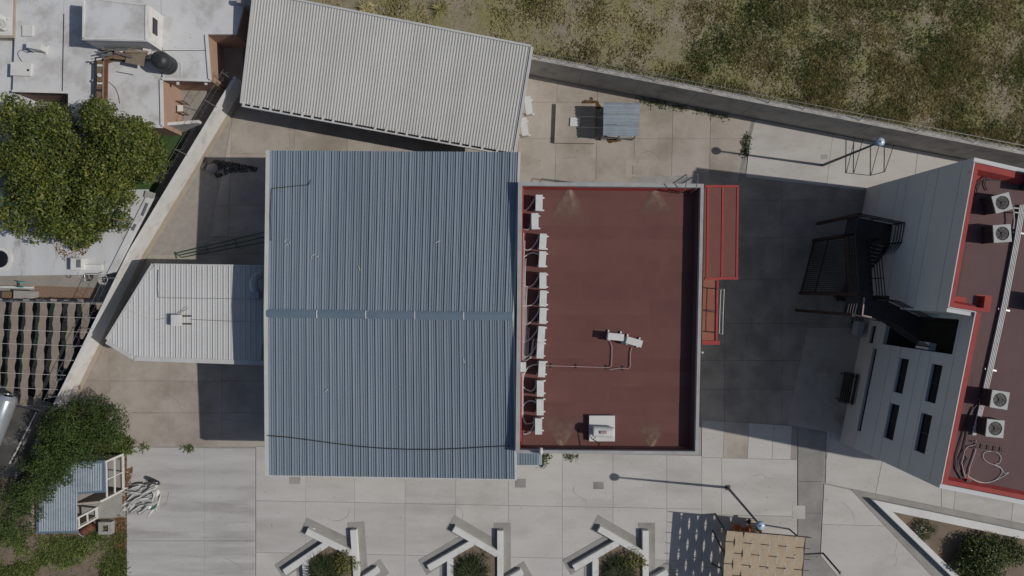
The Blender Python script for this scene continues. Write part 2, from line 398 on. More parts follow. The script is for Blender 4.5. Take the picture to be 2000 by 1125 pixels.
while k*step < L:
    a = NW0 + d*(k*step+.012); b = NW0 + d*min(L, (k+1)*step-.012)
    m = MB(); wall_seg(m, a, b, .16, -.05, 2.6); m.build('wall_panel', 'grey_wall', nw)
    p = NW0 + d*k*step
    m = MB(); wall_seg(m, p-d*.1, p+d*.1, .2, -.05, 2.64, .03); m.build('pilaster', 'grey_wall', nw)
    k += 1
m = MB(); wall_seg(m, NW0, NW1, .26, 2.6, 2.67, -.03); m.build('coping', 'grey_wall', nw)

def razor(label, pts, z, coilr=.19, step=.5, lean=Vector((0,0)), postgap=3.0):
    """razor coil carried by short posts and straight wires on top of a wall"""
    rt = thing('razor_wire', label, 'razor wire', (pts[0].x, pts[0].y, z))
    co = MB(); st = MB(); up = .32
    for i in range(len(pts)-1):
        a, b = pts[i], pts[i+1]; L = (b-a).length; dd = (b-a)/L; nr = Vector((-dd.y, dd.x))
        n = max(8, int(L/step*10)); path = []
        for q in range(n+1):
            t = q/n; c = a + dd*(L*t) + lean; an = t*L/step*2*math.pi
            r = coilr*(1+.1*math.sin(q*.37))
            path.append((c.x + nr.x*r*math.cos(an) + dd.x*.1*math.sin(an*.5), c.y + nr.y*r*math.cos(an) + dd.y*.1*math.sin(an*.5), z + up + r*math.sin(an)))
        co.tube(path, .0065, 3)
        for hh, rr in ((.14,.006), (.6,.012)): st.tube([(a.x+lean.x, a.y+lean.y, z+hh), (b.x+lean.x, b.y+lean.y, z+hh)], rr, 4)
        np_ = int(L/postgap)
        for q in range(np_+1):
            c = a + dd*min(L-.05, q*postgap+.2)
            m = MB(); m.tube([(c.x,c.y,z-.02), (c.x+lean.x*1.1, c.y+lean.y*1.1, z+.62)], .02, 5); m.build('post', 'steel', rt)
    co.build('coil', 'galv_pole', rt); st.build('wire', 'steel', rt)
nmid = nn*.1
razor('coiled razor wire along the grey wall beside the grassy field', [Vector(PX(1044,148))+nmid, Vector(PX(1520,240))+nmid, Vector(PX(2450,420))+nmid], 2.67, lean=nn*.12)
def wofs(i, o):
    a = WBW[max(0,i-1)]; b = WBW[min(len(WBW)-1,i+1)]; dd = (b-a).normalized(); return WBW[i] + Vector((dd.y, -dd.x))*o
razor('coiled razor wire on the white wall beside the artificial lawn', [wofs(0,.12), wofs(1,.12), wofs(1,.12).lerp(wofs(2,.12), .55)], WH, lean=Vector((-.36,.2)))
razor('coiled razor wire on the white wall beside the striped shade netting', [wofs(2,.12).lerp(wofs(3,.12), .25), wofs(3,.12), wofs(4,.12)], WH, lean=Vector((-.36,-.05)))

# ------------------------------------------------------------------ corrugated sheets
def sheet(A, B, C, D, prof):
    """ribbed sheet: A->B across at the near end, D->C across at the far end; prof = [(t, rise)]"""
    m = MB(); A, B, C, D = map(Vector, (A,B,C,D)); n = len(prof); vs = []
    for (a, b) in ((A,B),(D,C)):
        for t, r in prof: vs.append(a.lerp(b, t) + Vector((0,0,r)))
    m.add(vs, [(i, i+1, n+i+1, n+i) for i in range(n-1)])
    return m
def ribs(n, wrib, rise, flat=.35, minor=0):
    """n trapezoid ribs across the sheet"""
    pr = [(0,0)]
    for i in range(n):
        c = (i+.5)/n; h = wrib/2
        pr += [(c-h,0),(c-h*flat,rise),(c+h*flat,rise),(c+h,0)]
    return pr + [(1,0)]

# ------------------------------------------------------------------ hall with the blue ribbed roof
E, RG = 5.05, 5.45
tl, tr = P(528,294,E), P(1012,297,E); bl, br = P(526,928,E), P(1005,936,E)
rl, rr_ = P(524,612,RG), P(1001,618,RG)
hall = thing('metal_hall', 'large hall with a blue ribbed metal gable roof beside the red flat roof', 'building', (P(760,620).x, P(760,620).y, 0))
ins = .25
foot = [tl+Vector((ins,-ins,0)), tr+Vector((-ins,-ins,0)), br+Vector((-ins,ins,0)), bl+Vector((ins,ins,0))]
for i in range(4):
    m = MB(); a, b = foot[(i+1) % 4], foot[i]; wall_seg(m, (a.x,a.y), (b.x,b.y), .15, 0, E-.08); m.build('wall', 'hall_wall', hall)
NP = 32
prof = [(0,.0),(.02,.055),(.10,.055),(.14,.0),(.38,.0),(.395,.032),(.43,.032),(.45,0),(.69,0),(.705,.032),(.74,.032),(.76,0),(.985,0),(1,-.012)]
for (e0, e1) in ((bl, br), (tl, tr)):
    for i in range(NP):
        t0, t1 = i/NP, (i+1)/NP
        A, B = e0.lerp(e1, t0), e0.lerp(e1, t1); D, C = rl.lerp(rr_, t0), rl.lerp(rr_, t1)
        j = random.uniform(-.004, .004); A.z += j; B.z += j; C.z += j; D.z += j
        sheet(A, B, C, D, prof).build('roof_panel', 'sheet_blue', hall)
for i in range(5):
    a, b = rl.lerp(rr_, i/5-.006), rl.lerp(rr_, (i+1)/5)
    m = MB(); w0 = .2; z = .075+.006*(i%2)
    vs = []
    for p in (a, b):
        vs += [p+Vector((0,-w0,z-.04)), p+Vector((0,-w0*.3,z)), p+Vector((0,w0*.3,z)), p+Vector((0,w0,z-.04))]
    m.add(vs, [(0,4,5,1),(1,5,6,2),(2,6,7,3),(0,1,2,3),(4,7,6,5)]); m.build('ridge_cap', 'ridge_blue', hall)
    if i:
        q = rl.lerp(rr_, i/5); m = MB(); m.bar(q+Vector((0,-.19,z-.008)), q+Vector((0,.19,z-.008)), .05, .04); m.build('ridge_joint', 'trim_white', hall)
for (e, r, e2, nx) in ((tl, rl, bl, -1), (tr, rr_, br, 1)):        # barge boards along the gables
    for (a, b) in ((e, r), (r, e2)):
        m = MB(); wd = .2 if nx < 0 else .12
        o = Vector((nx*wd,0,0)); up = Vector((0,0,.05)); dn = Vector((0,0,-.25))
        m.add([a+up, b+up, b+o+up, a+o+up, a+o+dn, b+o+dn, a+dn, b+dn], [(0,1,2,3),(3,2,5,4),(0,6,7,1),(4,5,7,6),(0,3,4,6),(1,7,5,2)]); m.build('barge_board', 'trim_white', hall)
for (a, b) in ((bl, br),):
    m = MB(); m.bar(a+Vector((-.1,-.03,-.06)), b+Vector((.1,-.03,-.06)), .06, .12); m.build('eave_trim', 'trim_white', hall)
def lay(px, h, r, mat, name, label, cat, n=5):
    m = MB(); m.tube([P(x,y,h) for x, y in px], r, n); return tag(m.build(name, mat), label, cat)
cz = lambda y: E + (RG-E)*(1-abs(y-615)/318) + .075
m = MB(); m.tube([P(x,y,cz(y)) for x, y in ((522,851),(560,854),(600,859),(650,866),(700,872),(750,876),(800,878),(850,878),(900,876),(950,873),(996,871))], .022, 5)
tag(m.build('cable', 'cable_dark'), 'long slack dark cable lying across the blue ribbed roof', 'cable')
m = MB(); m.tube([P(x,y,cz(y)+.02) for x, y in ((529,470),(528,420),(530,372),(533,368),(570,364),(603,361),(607,351))], .018, 5)
tag(m.build('cable', 'cable_dark'), 'short thin cable bent over the blue roof\'s white barge board', 'cable')

# ------------------------------------------------------------------ white ribbed shed
SE, ST = 2.75, 3.45
s_bl, s_br, s_tr, s_tl = P(474,202,SE), P(1003,299,SE), P(1037,92,ST), P(499,-14,ST)
shed = thing('storage_shed', 'long shed with a white ribbed lean-to roof by the grassy field', 'shed', (P(760,200).x, P(760,200).y, 0))
cs = [s_bl+Vector((.75,.32,0)), s_br+Vector((-.2,.6,0)), s_tr+Vector((-.1,-.15,0)), s_tl+Vector((.3,-.15,0))]
for i in range(4):
    m = MB(); a, b = cs[i], cs[(i+1) % 4]; wall_seg(m, (a.x,a.y), (b.x,b.y), .15, 0, 2.62 if i == 0 else 2.7); m.build('wall', 'grey_wall' if i == 0 else 'white_wall', shed)
for (a, b, c) in ((cs[3], cs[0], 0), (cs[1], cs[2], 1)):           # sloping gable tops
    m = MB(); lo, hi = (b, a) if c == 0 else (a, b)
    dx = Vector((.15,0,0)); m.add([lo.xy.to_3d()+Vector((0,0,2.7)), hi.xy.to_3d()+Vector((0,0,2.7)), hi.xy.to_3d()+Vector((0,0,3.3)),
        lo.xy.to_3d()+Vector((0,0,2.7))+dx, hi.xy.to_3d()+Vector((0,0,2.7))+dx, hi.xy.to_3d()+Vector((0,0,3.3))+dx], [(0,1,2),(5,4,3),(0,2,5,3),(1,4,5,2)])
    m.build('gable_wall', 'white_wall', shed)
NS = 19
for i in range(NS):
    t0, t1 = i/NS, (i+1)/NS; j = random.uniform(-.004,.004); jz = Vector((0,0,j+.004*(i%2)))
    sheet(s_bl.lerp(s_br,t0)+jz, s_bl.lerp(s_br,t1)+jz, s_tl.lerp(s_tr,t1)+jz, s_tl.lerp(s_tr,t0)+jz, ribs(5,.12,.032,.5)).build('roof_panel', 'sheet_white', shed)
dv = (s_br-s_bl).normalized(); dn = Vector((dv.y,-dv.x,0))
m = MB(); m.bar(s_bl+dn*.14+Vector((0,0,-.02)), s_br+dn*.14+Vector((0,0,-.02)), .07, .16); m.build('gutter_rail', 'trim_white', shed)
m = MB(); m.bar(s_bl+dn*.04+Vector((0,0,-.12)), s_br+dn*.04+Vector((0,0,-.12)), .26, .03); m.build('eave_shadow_bar', 'dark_steel', shed)  # added to solidify the eave shadow; dark colour puts shade in the slits
ts = [.005,.034,.068,.104,.143,.181,.221,.258,.297,.335,.412,.49,.53,.568,.607,.655,.725,.766,.806,.84,.885,.94,.995]
for t in ts:
    p = s_bl.lerp(s_br, t); m = MB(); m.bar(p+dn*-.12+Vector((0,0,.03)), p+dn*.12+Vector((0,0,.02)), .12, .05); m.build('gutter_bracket', 'trim_white', shed)
m = MB(); m.bar(s_br+Vector((.06,-.02,.0)), s_tr+Vector((.06,0,.0)), .14, .16); m.build('barge_board', 'trim_white', shed)
m = MB(); m.bar(s_bl+Vector((-.06,0,.0)), s_tl+Vector((-.06,0,.0)), .12, .16); m.build('barge_board', 'trim_white', shed)
m = MB(); m.bar(s_tl+Vector((0,.04,.0)), s_tr+Vector((0,.04,.0)), .1, .16); m.build('eave_trim', 'trim_white', shed)

# ------------------------------------------------------------------ porch with the white pentagon roof
PT = 3.15
pq = [P(300,517,PT), P(519,520,PT), P(517,705,PT), P(263,696,PT), P(210,664,PT)]
porch = thing('porch', 'white ribbed metal porch roof with slanted end between hall and boundary wall', 'porch', (P(400,610).x, P(400,610).y, 0))
for p in (P(306,524,PT), P(268,690,PT), P(400,524,PT), P(400,694,PT)):
    m = MB(); m.box((p.x, p.y, 0), (.12,.12,PT-.08)); m.build('post', 'trim_white', porch)
x0, x1 = pq[4].x, pq[1].x; NB = 30
poly = ccw([(p.x, p.y) for p in pq])
def ycut(x):
    ys = []
    for i in range(len(poly)):
        a, b = poly[i], poly[(i+1) % len(poly)]
        if (a[0]-x)*(b[0]-x) <= 0 and abs(a[0]-b[0]) > 1e-6: ys.append(a[1]+(b[1]-a[1])*(x-a[0])/(b[0]-a[0]))
    return min(ys), max(ys)
for i in range(NB):
    xa, xb = x0+(x1-x0)*i/NB+.002, x0+(x1-x0)*(i+1)/NB-.002
    (a0,a1),(b0,b1) = ycut(max(xa, x0+.004)), ycut(min(xb, x1-.03))
    lo = lambda y: PT - (y-pq[2].y)*.012
    sheet((xa,a0,PT),(xb,b0,PT),(xb,b1,PT),(xa,a1,PT), [(0,0),(.03,.045),(.14,.045),(.17,0),(.5,0),(.53,.018),(.6,.018),(.63,0),(1,-.004)]).build('roof_panel', 'sheet_white_b', porch)
for (i, j, wd) in ((0,1,.06),(2,3,.22),(3,4,.2),(4,0,.12)):
    a, b = pq[i], pq[j]; dd = (b-a).normalized(); o = Vector((dd.y,-dd.x,0))*(-wd/2)
    m = MB(); m.bar(a+o+Vector((0,0,-.03)), b+o+Vector((0,0,-.03)), wd, .12); m.build('fascia', 'trim_white', porch)
hs = PT+.05
m = MB(); m.tube([P(x,y,hs+.02) for x, y in ((516,585),(420,583),(330,582),(309,581),(308,560),(309,527))], .012, 4); tag(m.build('conduit', 'steel'), 'thin conduit bent across the white ribbed porch roof', 'conduit')
m = MB(); m.tube([P(x,y,hs+.02) for x, y in ((515,629),(440,627),(372,624))], .012, 4); tag(m.build('conduit', 'steel'), 'straight thin conduit from the hall to the porch roof\'s metal box', 'conduit')
m = MB(); m.tube([P(x,y,hs+.03) for x, y in ((245,603),(256,608),(270,614),(290,622),(305,625),(325,622),(345,615),(356,609),(366,604),(367,600),(362,600),(356,606),(346,613))], .014, 4)
tag(m.build('cable', 'pvc'), 'loose grey cable looping over the white porch roof', 'cable')
bx = thing('roof_unit', 'small white metal box on two skids on the white porch roof', 'metal box', P(350,626,hs))
c = P(349,625,hs); m = MB(); m.box((c.x,c.y,hs+.06),(.42,.56,.32)); m.build('casing', 'ac_white', bx)
for dy in (-.2,.2):
    m = MB(); m.box((c.x+.2,c.y+dy,hs),(.95,.06,.06)); m.build('skid', 'brown_steel', bx)
vd = thing('vent_duct', 'galvanised vent duct with an elbow against the hall wall on porch roof', 'duct', P(508,560,hs))
c = P(507,575,hs); c2 = P(508,547,hs)
m = MB(); m.box((c.x,c.y,hs),(.42,.34,.75)); m.build('outlet_box', 'galv', vd)
m = MB(); m.tube([(c.x,c.y+.1,hs+.55),(c.x,c.y+.35,hs+.75),(c2.x,c2.y-.15,hs+.86),(c2.x+.05,c2.y+.1,hs+.8),(c2.x+.25,c2.y+.25,hs+.6),(c2.x+.32,c2.y+.27,hs+.3)], .2, 14); m.build('elbow', 'galv', vd, True)

# ------------------------------------------------------------------ flat-roofed building with red roofing
RH, PH = 5.0, 5.62
q = [P(1012,355,PH), P(1375,359,PH), P(1364,888,PH), P(1007,885,PH)]
red = thing('flat_roof_building', 'flat-roofed building with dark red roofing and grey parapets beside the blue hall', 'building', (P(1190,620).x, P(1190,620).y, 0))
cen = Vector((sum(p.x for p in q)/4, sum(p.y for p in q)/4, 0))
th = [.18,.15,.15,.2]
inn_ = []
for i in range(4):
    a, b = q[i], q[(i+1) % 4]; dd = (b-a).xy.normalized(); nr = Vector((dd.y,-dd.x))*th[i]
    inn_.append((a.xy+nr, dd))
def meet(l1, l2):
    (p, d1), (r, d2) = l1, l2; den = d1.x*d2.y-d1.y*d2.x; t = ((r.x-p.x)*d2.y-(r.y-p.y)*d2.x)/den; return p+d1*t
ic = [meet(inn_[i-1], inn_[i]) for i in range(4)]
for i in range(4):
    a, b = q[i].xy, q[(i+1) % 4].xy; c, d2 = ic[(i+1) % 4], ic[i]
    m = MB(); m.prism([a,b,c,d2], 0, PH-.06); m.build('wall', 'hall_wall', red)
    m = MB(); m.prism([a,b,c,d2], PH-.06, PH); m.build('parapet_coping', 'parapet_grey', red)
m = MB(); m.prism(ic, RH-.2, RH-.012); m.build('roof_deck', 'roof_red', red)
ys_ = [365,388,412,441,470,500,530,558,587,615,643,670,700,728,757,786,815,848,872,884]
yt, yb = max(p.y for p in ic), min(p.y for p in ic)
for j in range(len(ys_)-1):
    ya = yt if j == 0 else P(0,ys_[j],RH).y; yb2 = yb if j == len(ys_)-2 else P(0,ys_[j+1],RH).y
    segs = [ic[0].x+.01, P(random.uniform(1120,1300),0,RH).x, ic[1].x-.01] if j % 3 else [ic[0].x+.01, ic[1].x-.01]
    for sgi in range(len(segs)-1):
        cpoly = ccw([(segs[sgi], yb2), (segs[sgi+1]+.05, yb2), (segs[sgi+1]+.05, ya+.05), (segs[sgi], ya+.05)])
        for kk in range(4): cpoly = clip(cpoly, *(lambda z: (z[kk], z[(kk+1) % 4]))(ccw([tuple(p) for p in ic])))
        if len(cpoly) < 3: continue
        za = RH + .003*(j % 3) + .002*sgi
        m = MB(); m.prism(cpoly, RH-.012, za); m.build('roofing_strip', 'roof_red' if (j+sgi) % 3 else 'roof_red_b', red)
for i in range(4):                                                    # turned-up red skirting along the parapet; darker red paints shade on two sides
    a, b = ic[i], ic[(i+1) % 4]; dd = (b-a).normalized(); nr = Vector((dd.y,-dd.x))
    m = MB(); m.add([(a.x,a.y,RH+.02),(b.x,b.y,RH+.02),(b.x+nr.x*.012,b.y+nr.y*.012,RH+.34),(a.x+nr.x*.012,a.y+nr.y*.012,RH+.34),
                     (a.x+nr.x*.1,a.y+nr.y*.1,RH+.016),(b.x+nr.x*.1,b.y+nr.y*.1,RH+.016),(a.x+nr.x*.02,a.y+nr.y*.02,RH+.34),(b.x+nr.x*.02,b.y+nr.y*.02,RH+.34)],
                    [(4,5,7,6),(6,7,2,3)]); m.build('skirting', 'red_paint' if i in (0,3) else 'roof_red', red)
def silt(ax, ay, wpx, lpx, sgn):
    """low triangular fillet at a roof outlet with washed-out silt"""
    N, K = 10, 14; a = P(ax, ay, RH); wd = wpx*.0247; ln = lpx*.0247*sgn
    vs, fs, at = [], [], []
    for i in range(N+1):
        t = i/N
        for k in range(K+1):
            u = k/K*2-1; vs.append((a.x+u*wd*(t*.94+.06), a.y-ln*t, RH+.012+.05*(1-abs(u))*(1-t)**.7))
            at.append(.9*max(0, (1-t)**.6*(1-abs(u)**6)*(.9+.35*noise.noise(Vector((u*2.2+ax,t*3,ay))))))
    for i in range(N):
        for k in range(K): fs.append((i*(K+1)+k, i*(K+1)+k+1, (i+1)*(K+1)+k+1, (i+1)*(K+1)+k))
    m = MB(); m.add(vs, fs); o = m.build('outlet_fillet', 'silt', red, True)
    at_ = o.data.attributes.new('silt', 'FLOAT', 'POINT'); at_.data.foreach_set('value', at)
silt(1112,366,56,76,1); silt(1279,368,50,58,1); silt(1096,875,52,68,-1); silt(1272,876,42,56,-1)
# lower red canopy and walkway on the passage side
cz_ = 4.3
cp = [P(1376,361,cz_), P(1443,362,cz_), P(1441,546,cz_), P(1373,546,cz_)]
m = MB(); m.prism([p.xy for p in cp], cz_-.22, cz_); can = m.build('canopy', 'awning_red', red)
for xx in (1383,1412,1441):
    m = MB(); a, b = P(xx,362,cz_), P(xx-2,545,cz_); m.bar(a+Vector((0,0,.015)), b+Vector((0,0,.015)), .1, .03); m.build('kerb', 'red_paint', can)
for yy in (364,544):
    m = MB(); a, b = P(1377,yy,cz_), P(1442,yy,cz_); m.bar(a+Vector((0,0,.018)), b+Vector((0,0,.018)), .11, .04); m.build('kerb', 'red_paint', can)
wz = 3.6
m = MB(); m.prism([PX(1374,545,wz), PX(1404,545,wz), PX(1401,670,wz), PX(1371,670,wz)], wz-.2, wz); wk = m.build('walkway', 'walk_red', red)
for yy in (562,605,647):
    m = MB(); m.bar(P(1374,yy,wz)+Vector((0,0,.004)), P(1402,yy+2,wz)+Vector((0,0,.004)), .05, .012); m.build('seam', 'dark_steel', wk)
m = MB(); m.bar(P(1371,669,wz)+Vector((0,0,.05)), P(1405,669,wz)+Vector((0,0,.05)), .2, .1); m.build('kerb', 'red_paint', wk)
m = MB(); m.bar(P(1401,548,wz)+Vector((0,0,.03)), P(1399,668,wz)+Vector((0,0,.03)), .1, .06); m.build('kerb', 'red_paint', wk)
m = MB(); rp = [P(1401,565,wz), P(1399,610,wz), P(1398,650,wz)]
for p in rp: m.tube([p, p+Vector((.05,0,.95))], .022, 6)
for hh in (.5,.95): m.tube([p+Vector((.05*hh,0,hh)) for p in rp], .022, 6)
m.build('railing', 'pvc', wk)
m = MB(); a = P(1373,680,2.5); m.tube([(q[1].x+.03, P(0,690,PH).y, 0), (q[1].x+.03, P(0,690,PH).y, PH-.3)], .05, 6); m.build('downpipe', 'pvc', red)

# rooftop ladder over the parapet
lad = thing('roof_ladder', 'galvanised access ladder with handrails hooked over the red roof\'s parapet', 'ladder', P(1335,350))
yl = q[0].y - (q[0].y-q[1].y)*.9
for dx in (0,.5):
    bx_ = P(1332,0,PH).x+dx
    m = MB(); m.tube([(bx_, yl+.3, .03), (bx_, yl+.3, PH+.85), (bx_, yl+.1, PH+.95), (bx_, yl-.35, PH+.6), (bx_, yl-.38, RH+.03)], .025, 6); m.build('rail', 'steel', lad)
for i in range(16):
    t = (i+.7)/16.5; z = .03+(PH+.1)*t; xx = P(1332,0,PH).x; yy = yl+.3
    m = MB(); m.bar((xx,yy,z),(xx+.5,yy,z),.03,.03); m.build('rung', 'steel', lad)

# mini-split outdoor units
def ac_unit(name, label):
    a = thing(name, label, 'air conditioner', (0,0,0), 'outdoor units on the red roof')
    m = MB(); m.box((0,0,.09),(.31,.74,.5)); cs_ = m.build('casing', 'ac_white', a)
    m = MB(); m.box((0,0,.59),(.33,.76,.018)); m.build('lid', 'ac_white', cs_)
    m = MB()
    for r in (.06,.12,.18,.21):
        m.tube([(.165, math.cos(k*math.pi/8)*r-.08, .33+math.sin(k*math.pi/8)*r) for k in range(17)], .006, 3)
    m.build('fan_guard', 'fan_grey', cs_)
    for s in (-1,1):
        m = MB(); m.box((.02,s*.3,0),(.5,.07,.09)); m.build('foot', 'ac_white', a)
    m = MB(); m.box((-.19,.27,.2),(.08,.13,.2)); m.build('valve_cover', 'ac_grey', a)
    return a
units = [(1053,396),(1045,432),(1060.5,472),(1059.5,506.5),(1060.5,548),(1061,583),(1060.5,617),(1057.6,653),(1055.5,684.5),(1058.6,721),(1055.5,759),(1055,795.5),(1052,833)]
ordn = ['first','second','third','fourth','fifth','sixth','seventh','eighth','ninth','tenth','eleventh','twelfth','last']
proto = None; zt = RH+.02
for i, (x, y) in enumerate(units):
    lb = 'white outdoor unit in the red roof\'s long row, %s from the shed end' % ordn[i]
    p = P(x, y, zt+.6); p.z = zt
    if proto is None: proto = ac_unit('air_conditioner', lb); o = proto; o.location = p; o.rotation_euler.z = R(-1)
    else: o = dup(proto, p, R(random.uniform(-4,2)), lb)
    # insulated refrigerant hose from the valve to the parapet
    s = P(x-8, y-9, zt+.3); e = P(1021+random.uniform(0,2), y + random.choice((8,14,-4)) , zt+.03)
    md = (s+e)/2 + Vector((random.uniform(-.2,.25), random.choice((-.55,.3,-.4)), 0)); md.z = zt+.1
    pts = []
    for k in range(9):
        t = k/8; pts.append(s*(1-t)**2 + md*2*t*(1-t) + e*t*t)
    pts[-1].z = zt+.03
    m = MB(); m.tube(pts, .033, 6); tag(m.build('hose', 'pvc'), 'pale insulated hose of the %s outdoor unit from the shed end' % ordn[i], 'hose')
lab2 = ['white outdoor unit on open red roof with its pipe bending beside the paler unit', 'white outdoor unit set slightly askew in the middle of the red roof']
for i, (x, y, rz) in enumerate(((1203,658,84),(1239,668,74))):
    p = P(x, y, zt+.6); p.z = zt; o = dup(proto, p, R(rz), lab2[i]); o['group'] = 'pair of outdoor units on the open roof'
m = MB(); m.bar(P(1215,664,zt+.16)-Vector((0,0,.1)), P(1228,667,zt+.16)-Vector((0,0,.1)), .35, .1); m.bar(P(1222,672,zt+.02)+Vector((0,0,.03)), P(1226,656,zt+.02)+Vector((0,0,.03)), .06, .05)
tag(m.build('mounting_frame', 'ac_white'), 'white metal bracket between the two units on the open roof', 'bracket')
cd = [(((1192,668),(1195,676),(1195,695),(1194,715),(1188,718),(1130,716),(1066,714)), 'thin conduit running from the open roof\'s pair of units to the row'),
      (((1234,678),(1231,690),(1231,716),(1227,720),(1210,719),(1190,721.5)), 'short bent conduit beside the pair of units on the open roof')]
for pts, lb in cd: m = MB(); m.tube([P(x,y,zt+.05) for x, y in pts], .022, 5); tag(m.build('conduit', 'pipe_pink'), lb, 'conduit')
for x, y in ((1077,714),(1126,715.5),(1185,717.5),(1217,719)):
    p = P(x,y,zt+.02); m = MB(); m.box((p.x,p.y,zt-.004),(.07,.2,.05)); tag(m.build('pipe_support', 'dark_steel'), 'small dark block carrying the thin roof conduit', 'pipe support', 'conduit supports on the red roof')
for k in range(6):
    x = 1021.5+k*2.1; m = MB(); y0 = (455,470,505,560,600,640)[k]
    m.tube([P(x+1.5,y0,zt+.05), P(x,y0+30,zt+.05), P(x-1,690,zt+.05), P(x-1.2,703-k*1.6,zt+.05), P(x+4,706-k*1.2,zt+.06), P(1036+k,698-k*2,zt+.2), P(1040+k*.5,670-k*2,zt+.3)], .02, 5)
    tag(m.build('refrigerant_pipe', 'pvc'), 'pale pipe of the bundle running along the red roof\'s long parapet', 'pipe', 'pipe bundle along the parapet')
m = MB(); p = P(1020.5,717,zt+.4); m.box((p.x,p.y,zt),(.34,.46,.42)); tag(m.build('junction_box', 'ac_white'), 'white junction box at the pipe bundle\'s end by the parapet', 'junction box')
for k in range(3):
    x = 1018+k*1.7; m = MB(); m.tube([P(x+2,728,zt+.1), P(x,745,zt+.05), P(x,800+k*6,zt+.05), P(x+2,812+k*6,zt+.05), P(x+9,828,zt+.06), P(x+22,826,zt+.12), P(1044,819,zt+.3)], .022, 5)
    tag(m.build('refrigerant_pipe', 'pvc'), 'pale pipe curving from the white junction box to the last units', 'pipe', 'pipes past the junction box')
# heater on its plinth
hz = RH+.26
pl = thing('plinth', 'square white concrete plinth on the red roof', 'plinth', P(1175,838,RH))
m = MB(); m.prism([PX(1151,812,hz),PX(1201,812,hz),PX(1201,862,hz),PX(1151,862,hz)], RH, hz); m.build('base', 'white_paint', pl)
ht = thing('gas_tank', 'white cylindrical tank with a reddish valve on the concrete plinth', 'tank', P(1180,842,hz))
c = P(1178,843,hz+.25)
m = MB(); m.tube([(c.x-.5,c.y+.02,hz+.27),(c.x-.44,c.y+.02,hz+.27),(c.x+.42,c.y-.02,hz+.27),(c.x+.5,c.y-.02,hz+.27)], .25, 20); m.build('body', 'ac_white', ht, True)
for dx in (-.3,.3): m = MB(); m.box((c.x+dx,c.y,hz),(.06,.34,.1)); m.build('saddle', 'dark_steel', ht)
m = MB(); m.box((c.x-.02,c.y+.02,hz+.5),(.3,.13,.09)); m.build('valve_cover', 'pipe_pink', ht)
m = MB(); m.tube([(c.x-.3,c.y-.15,hz+.4),(c.x-.45,c.y-.42,hz+.03),(c.x-.1,c.y-.62,hz+.02),(c.x-.1,c.y-.64,RH+.05),(c.x-.12,c.y-.95,RH+.05),(c.x-.12,q[2].y+.02,PH-.45)], .018, 5); m.build('pipe', 'cable_dark', ht)
m = MB(); m.tube([P(1130,836,zt+.03),P(1131,850,zt+.03),P(1135,872,zt+.03)], .016, 4); tag(m.build('cable', 'cable_dark'), 'short dark cable beside the plinth on the red roof', 'cable')
vp = thing('vent_pipe', 'thick white vent pipe standing over the red roof\'s parapet corner', 'vent pipe', P(1056,884,RH))
m = MB(); c = P(1056,880,PH+.2); m.tube([(c.x,c.y-.1,RH-.9),(c.x,c.y-.1,PH+.35),(c.x,c.y-.02,PH+.5),(c.x,c.y+.2,PH+.52)], .085, 10); m.build('pipe', 'pvc', vp, True)
bz = 2.9
lt = thing('lean_to', 'small lean-to with blue ribbed sheet against the red-roofed building', 'lean-to', P(1030,900))
A = P(1011,908,bz); B = P(1052,908,bz)
m = sheet(A, B, (B.x, q[2].y-.02, bz+.12), (A.x, q[2].y-.02, bz+.12), ribs(8,.45,.04,.4)); m.build('roof_panel', 'sheet_blue', lt)
m = MB(); m.bar(A-Vector((0,.02,.05)), B-Vector((0,.02,.05)), .05, .1); m.bar(B+Vector((.02,0,-.04)), Vector((B.x+.02,q[2].y,bz+.08)), .05, .1); m.build('frame', 'trim_white', lt)
for p in (A, B): m = MB(); m.box((p.x+(.08 if p is A else -.08), p.y+.05, 0),(.08,.08,bz-.06)); m.build('post', 'trim_white', lt)

# ------------------------------------------------------------------ three-storey grey building with red roof edge
BH = 8.93
ca, cb, cc_, cd_ = P(1903,316,BH), P(1852,600,BH), P(1905,609,BH), P(1838,945,BH)
ea = (P(2000,338,BH)-ca); ed = (P(2000,977,BH)-cd_)
cf = ca + ea*4.6; ce = cd_ + ed*2.9
tower = thing('office_building', 'tall grey panelled building with red-edged flat roof and outside stairs', 'building', (P(1700,620).x+4, P(1700,620).y, 0))
class Face:
    """a vertical facade plane through two plan points; pixel -> (s along, height)"""
    def __init__(s, a, b):
        s.a = Vector((a.x,a.y)); s.d = Vector((b.x-a.x, b.y-a.y)); s.L = s.d.length; s.d /= s.L
        s.n = Vector((s.d.y, -s.d.x))        # will be flipped to face outwards by caller
    def at(s, px, py):
        u = Vector(((px-1000)/F, (562.5-py)/F)); h = H - s.a.dot(s.n)/u.dot(s.n)
        p = u*(H-h); return (p-s.a).dot(s.d), h
    def pt(s, t, h, out=0.0):
        p = s.a + s.d*t + s.n*out; return Vector((p.x, p.y, h))
FU, FL = Face(ca, cb), Face(cc_, cd_)
for f in (FU, FL):
    if f.n.x > 0: f.n = -f.n
courses = [0, 1.55, 3.25, 4.05, 5.7, 6.5, 8.15, BH-.05]
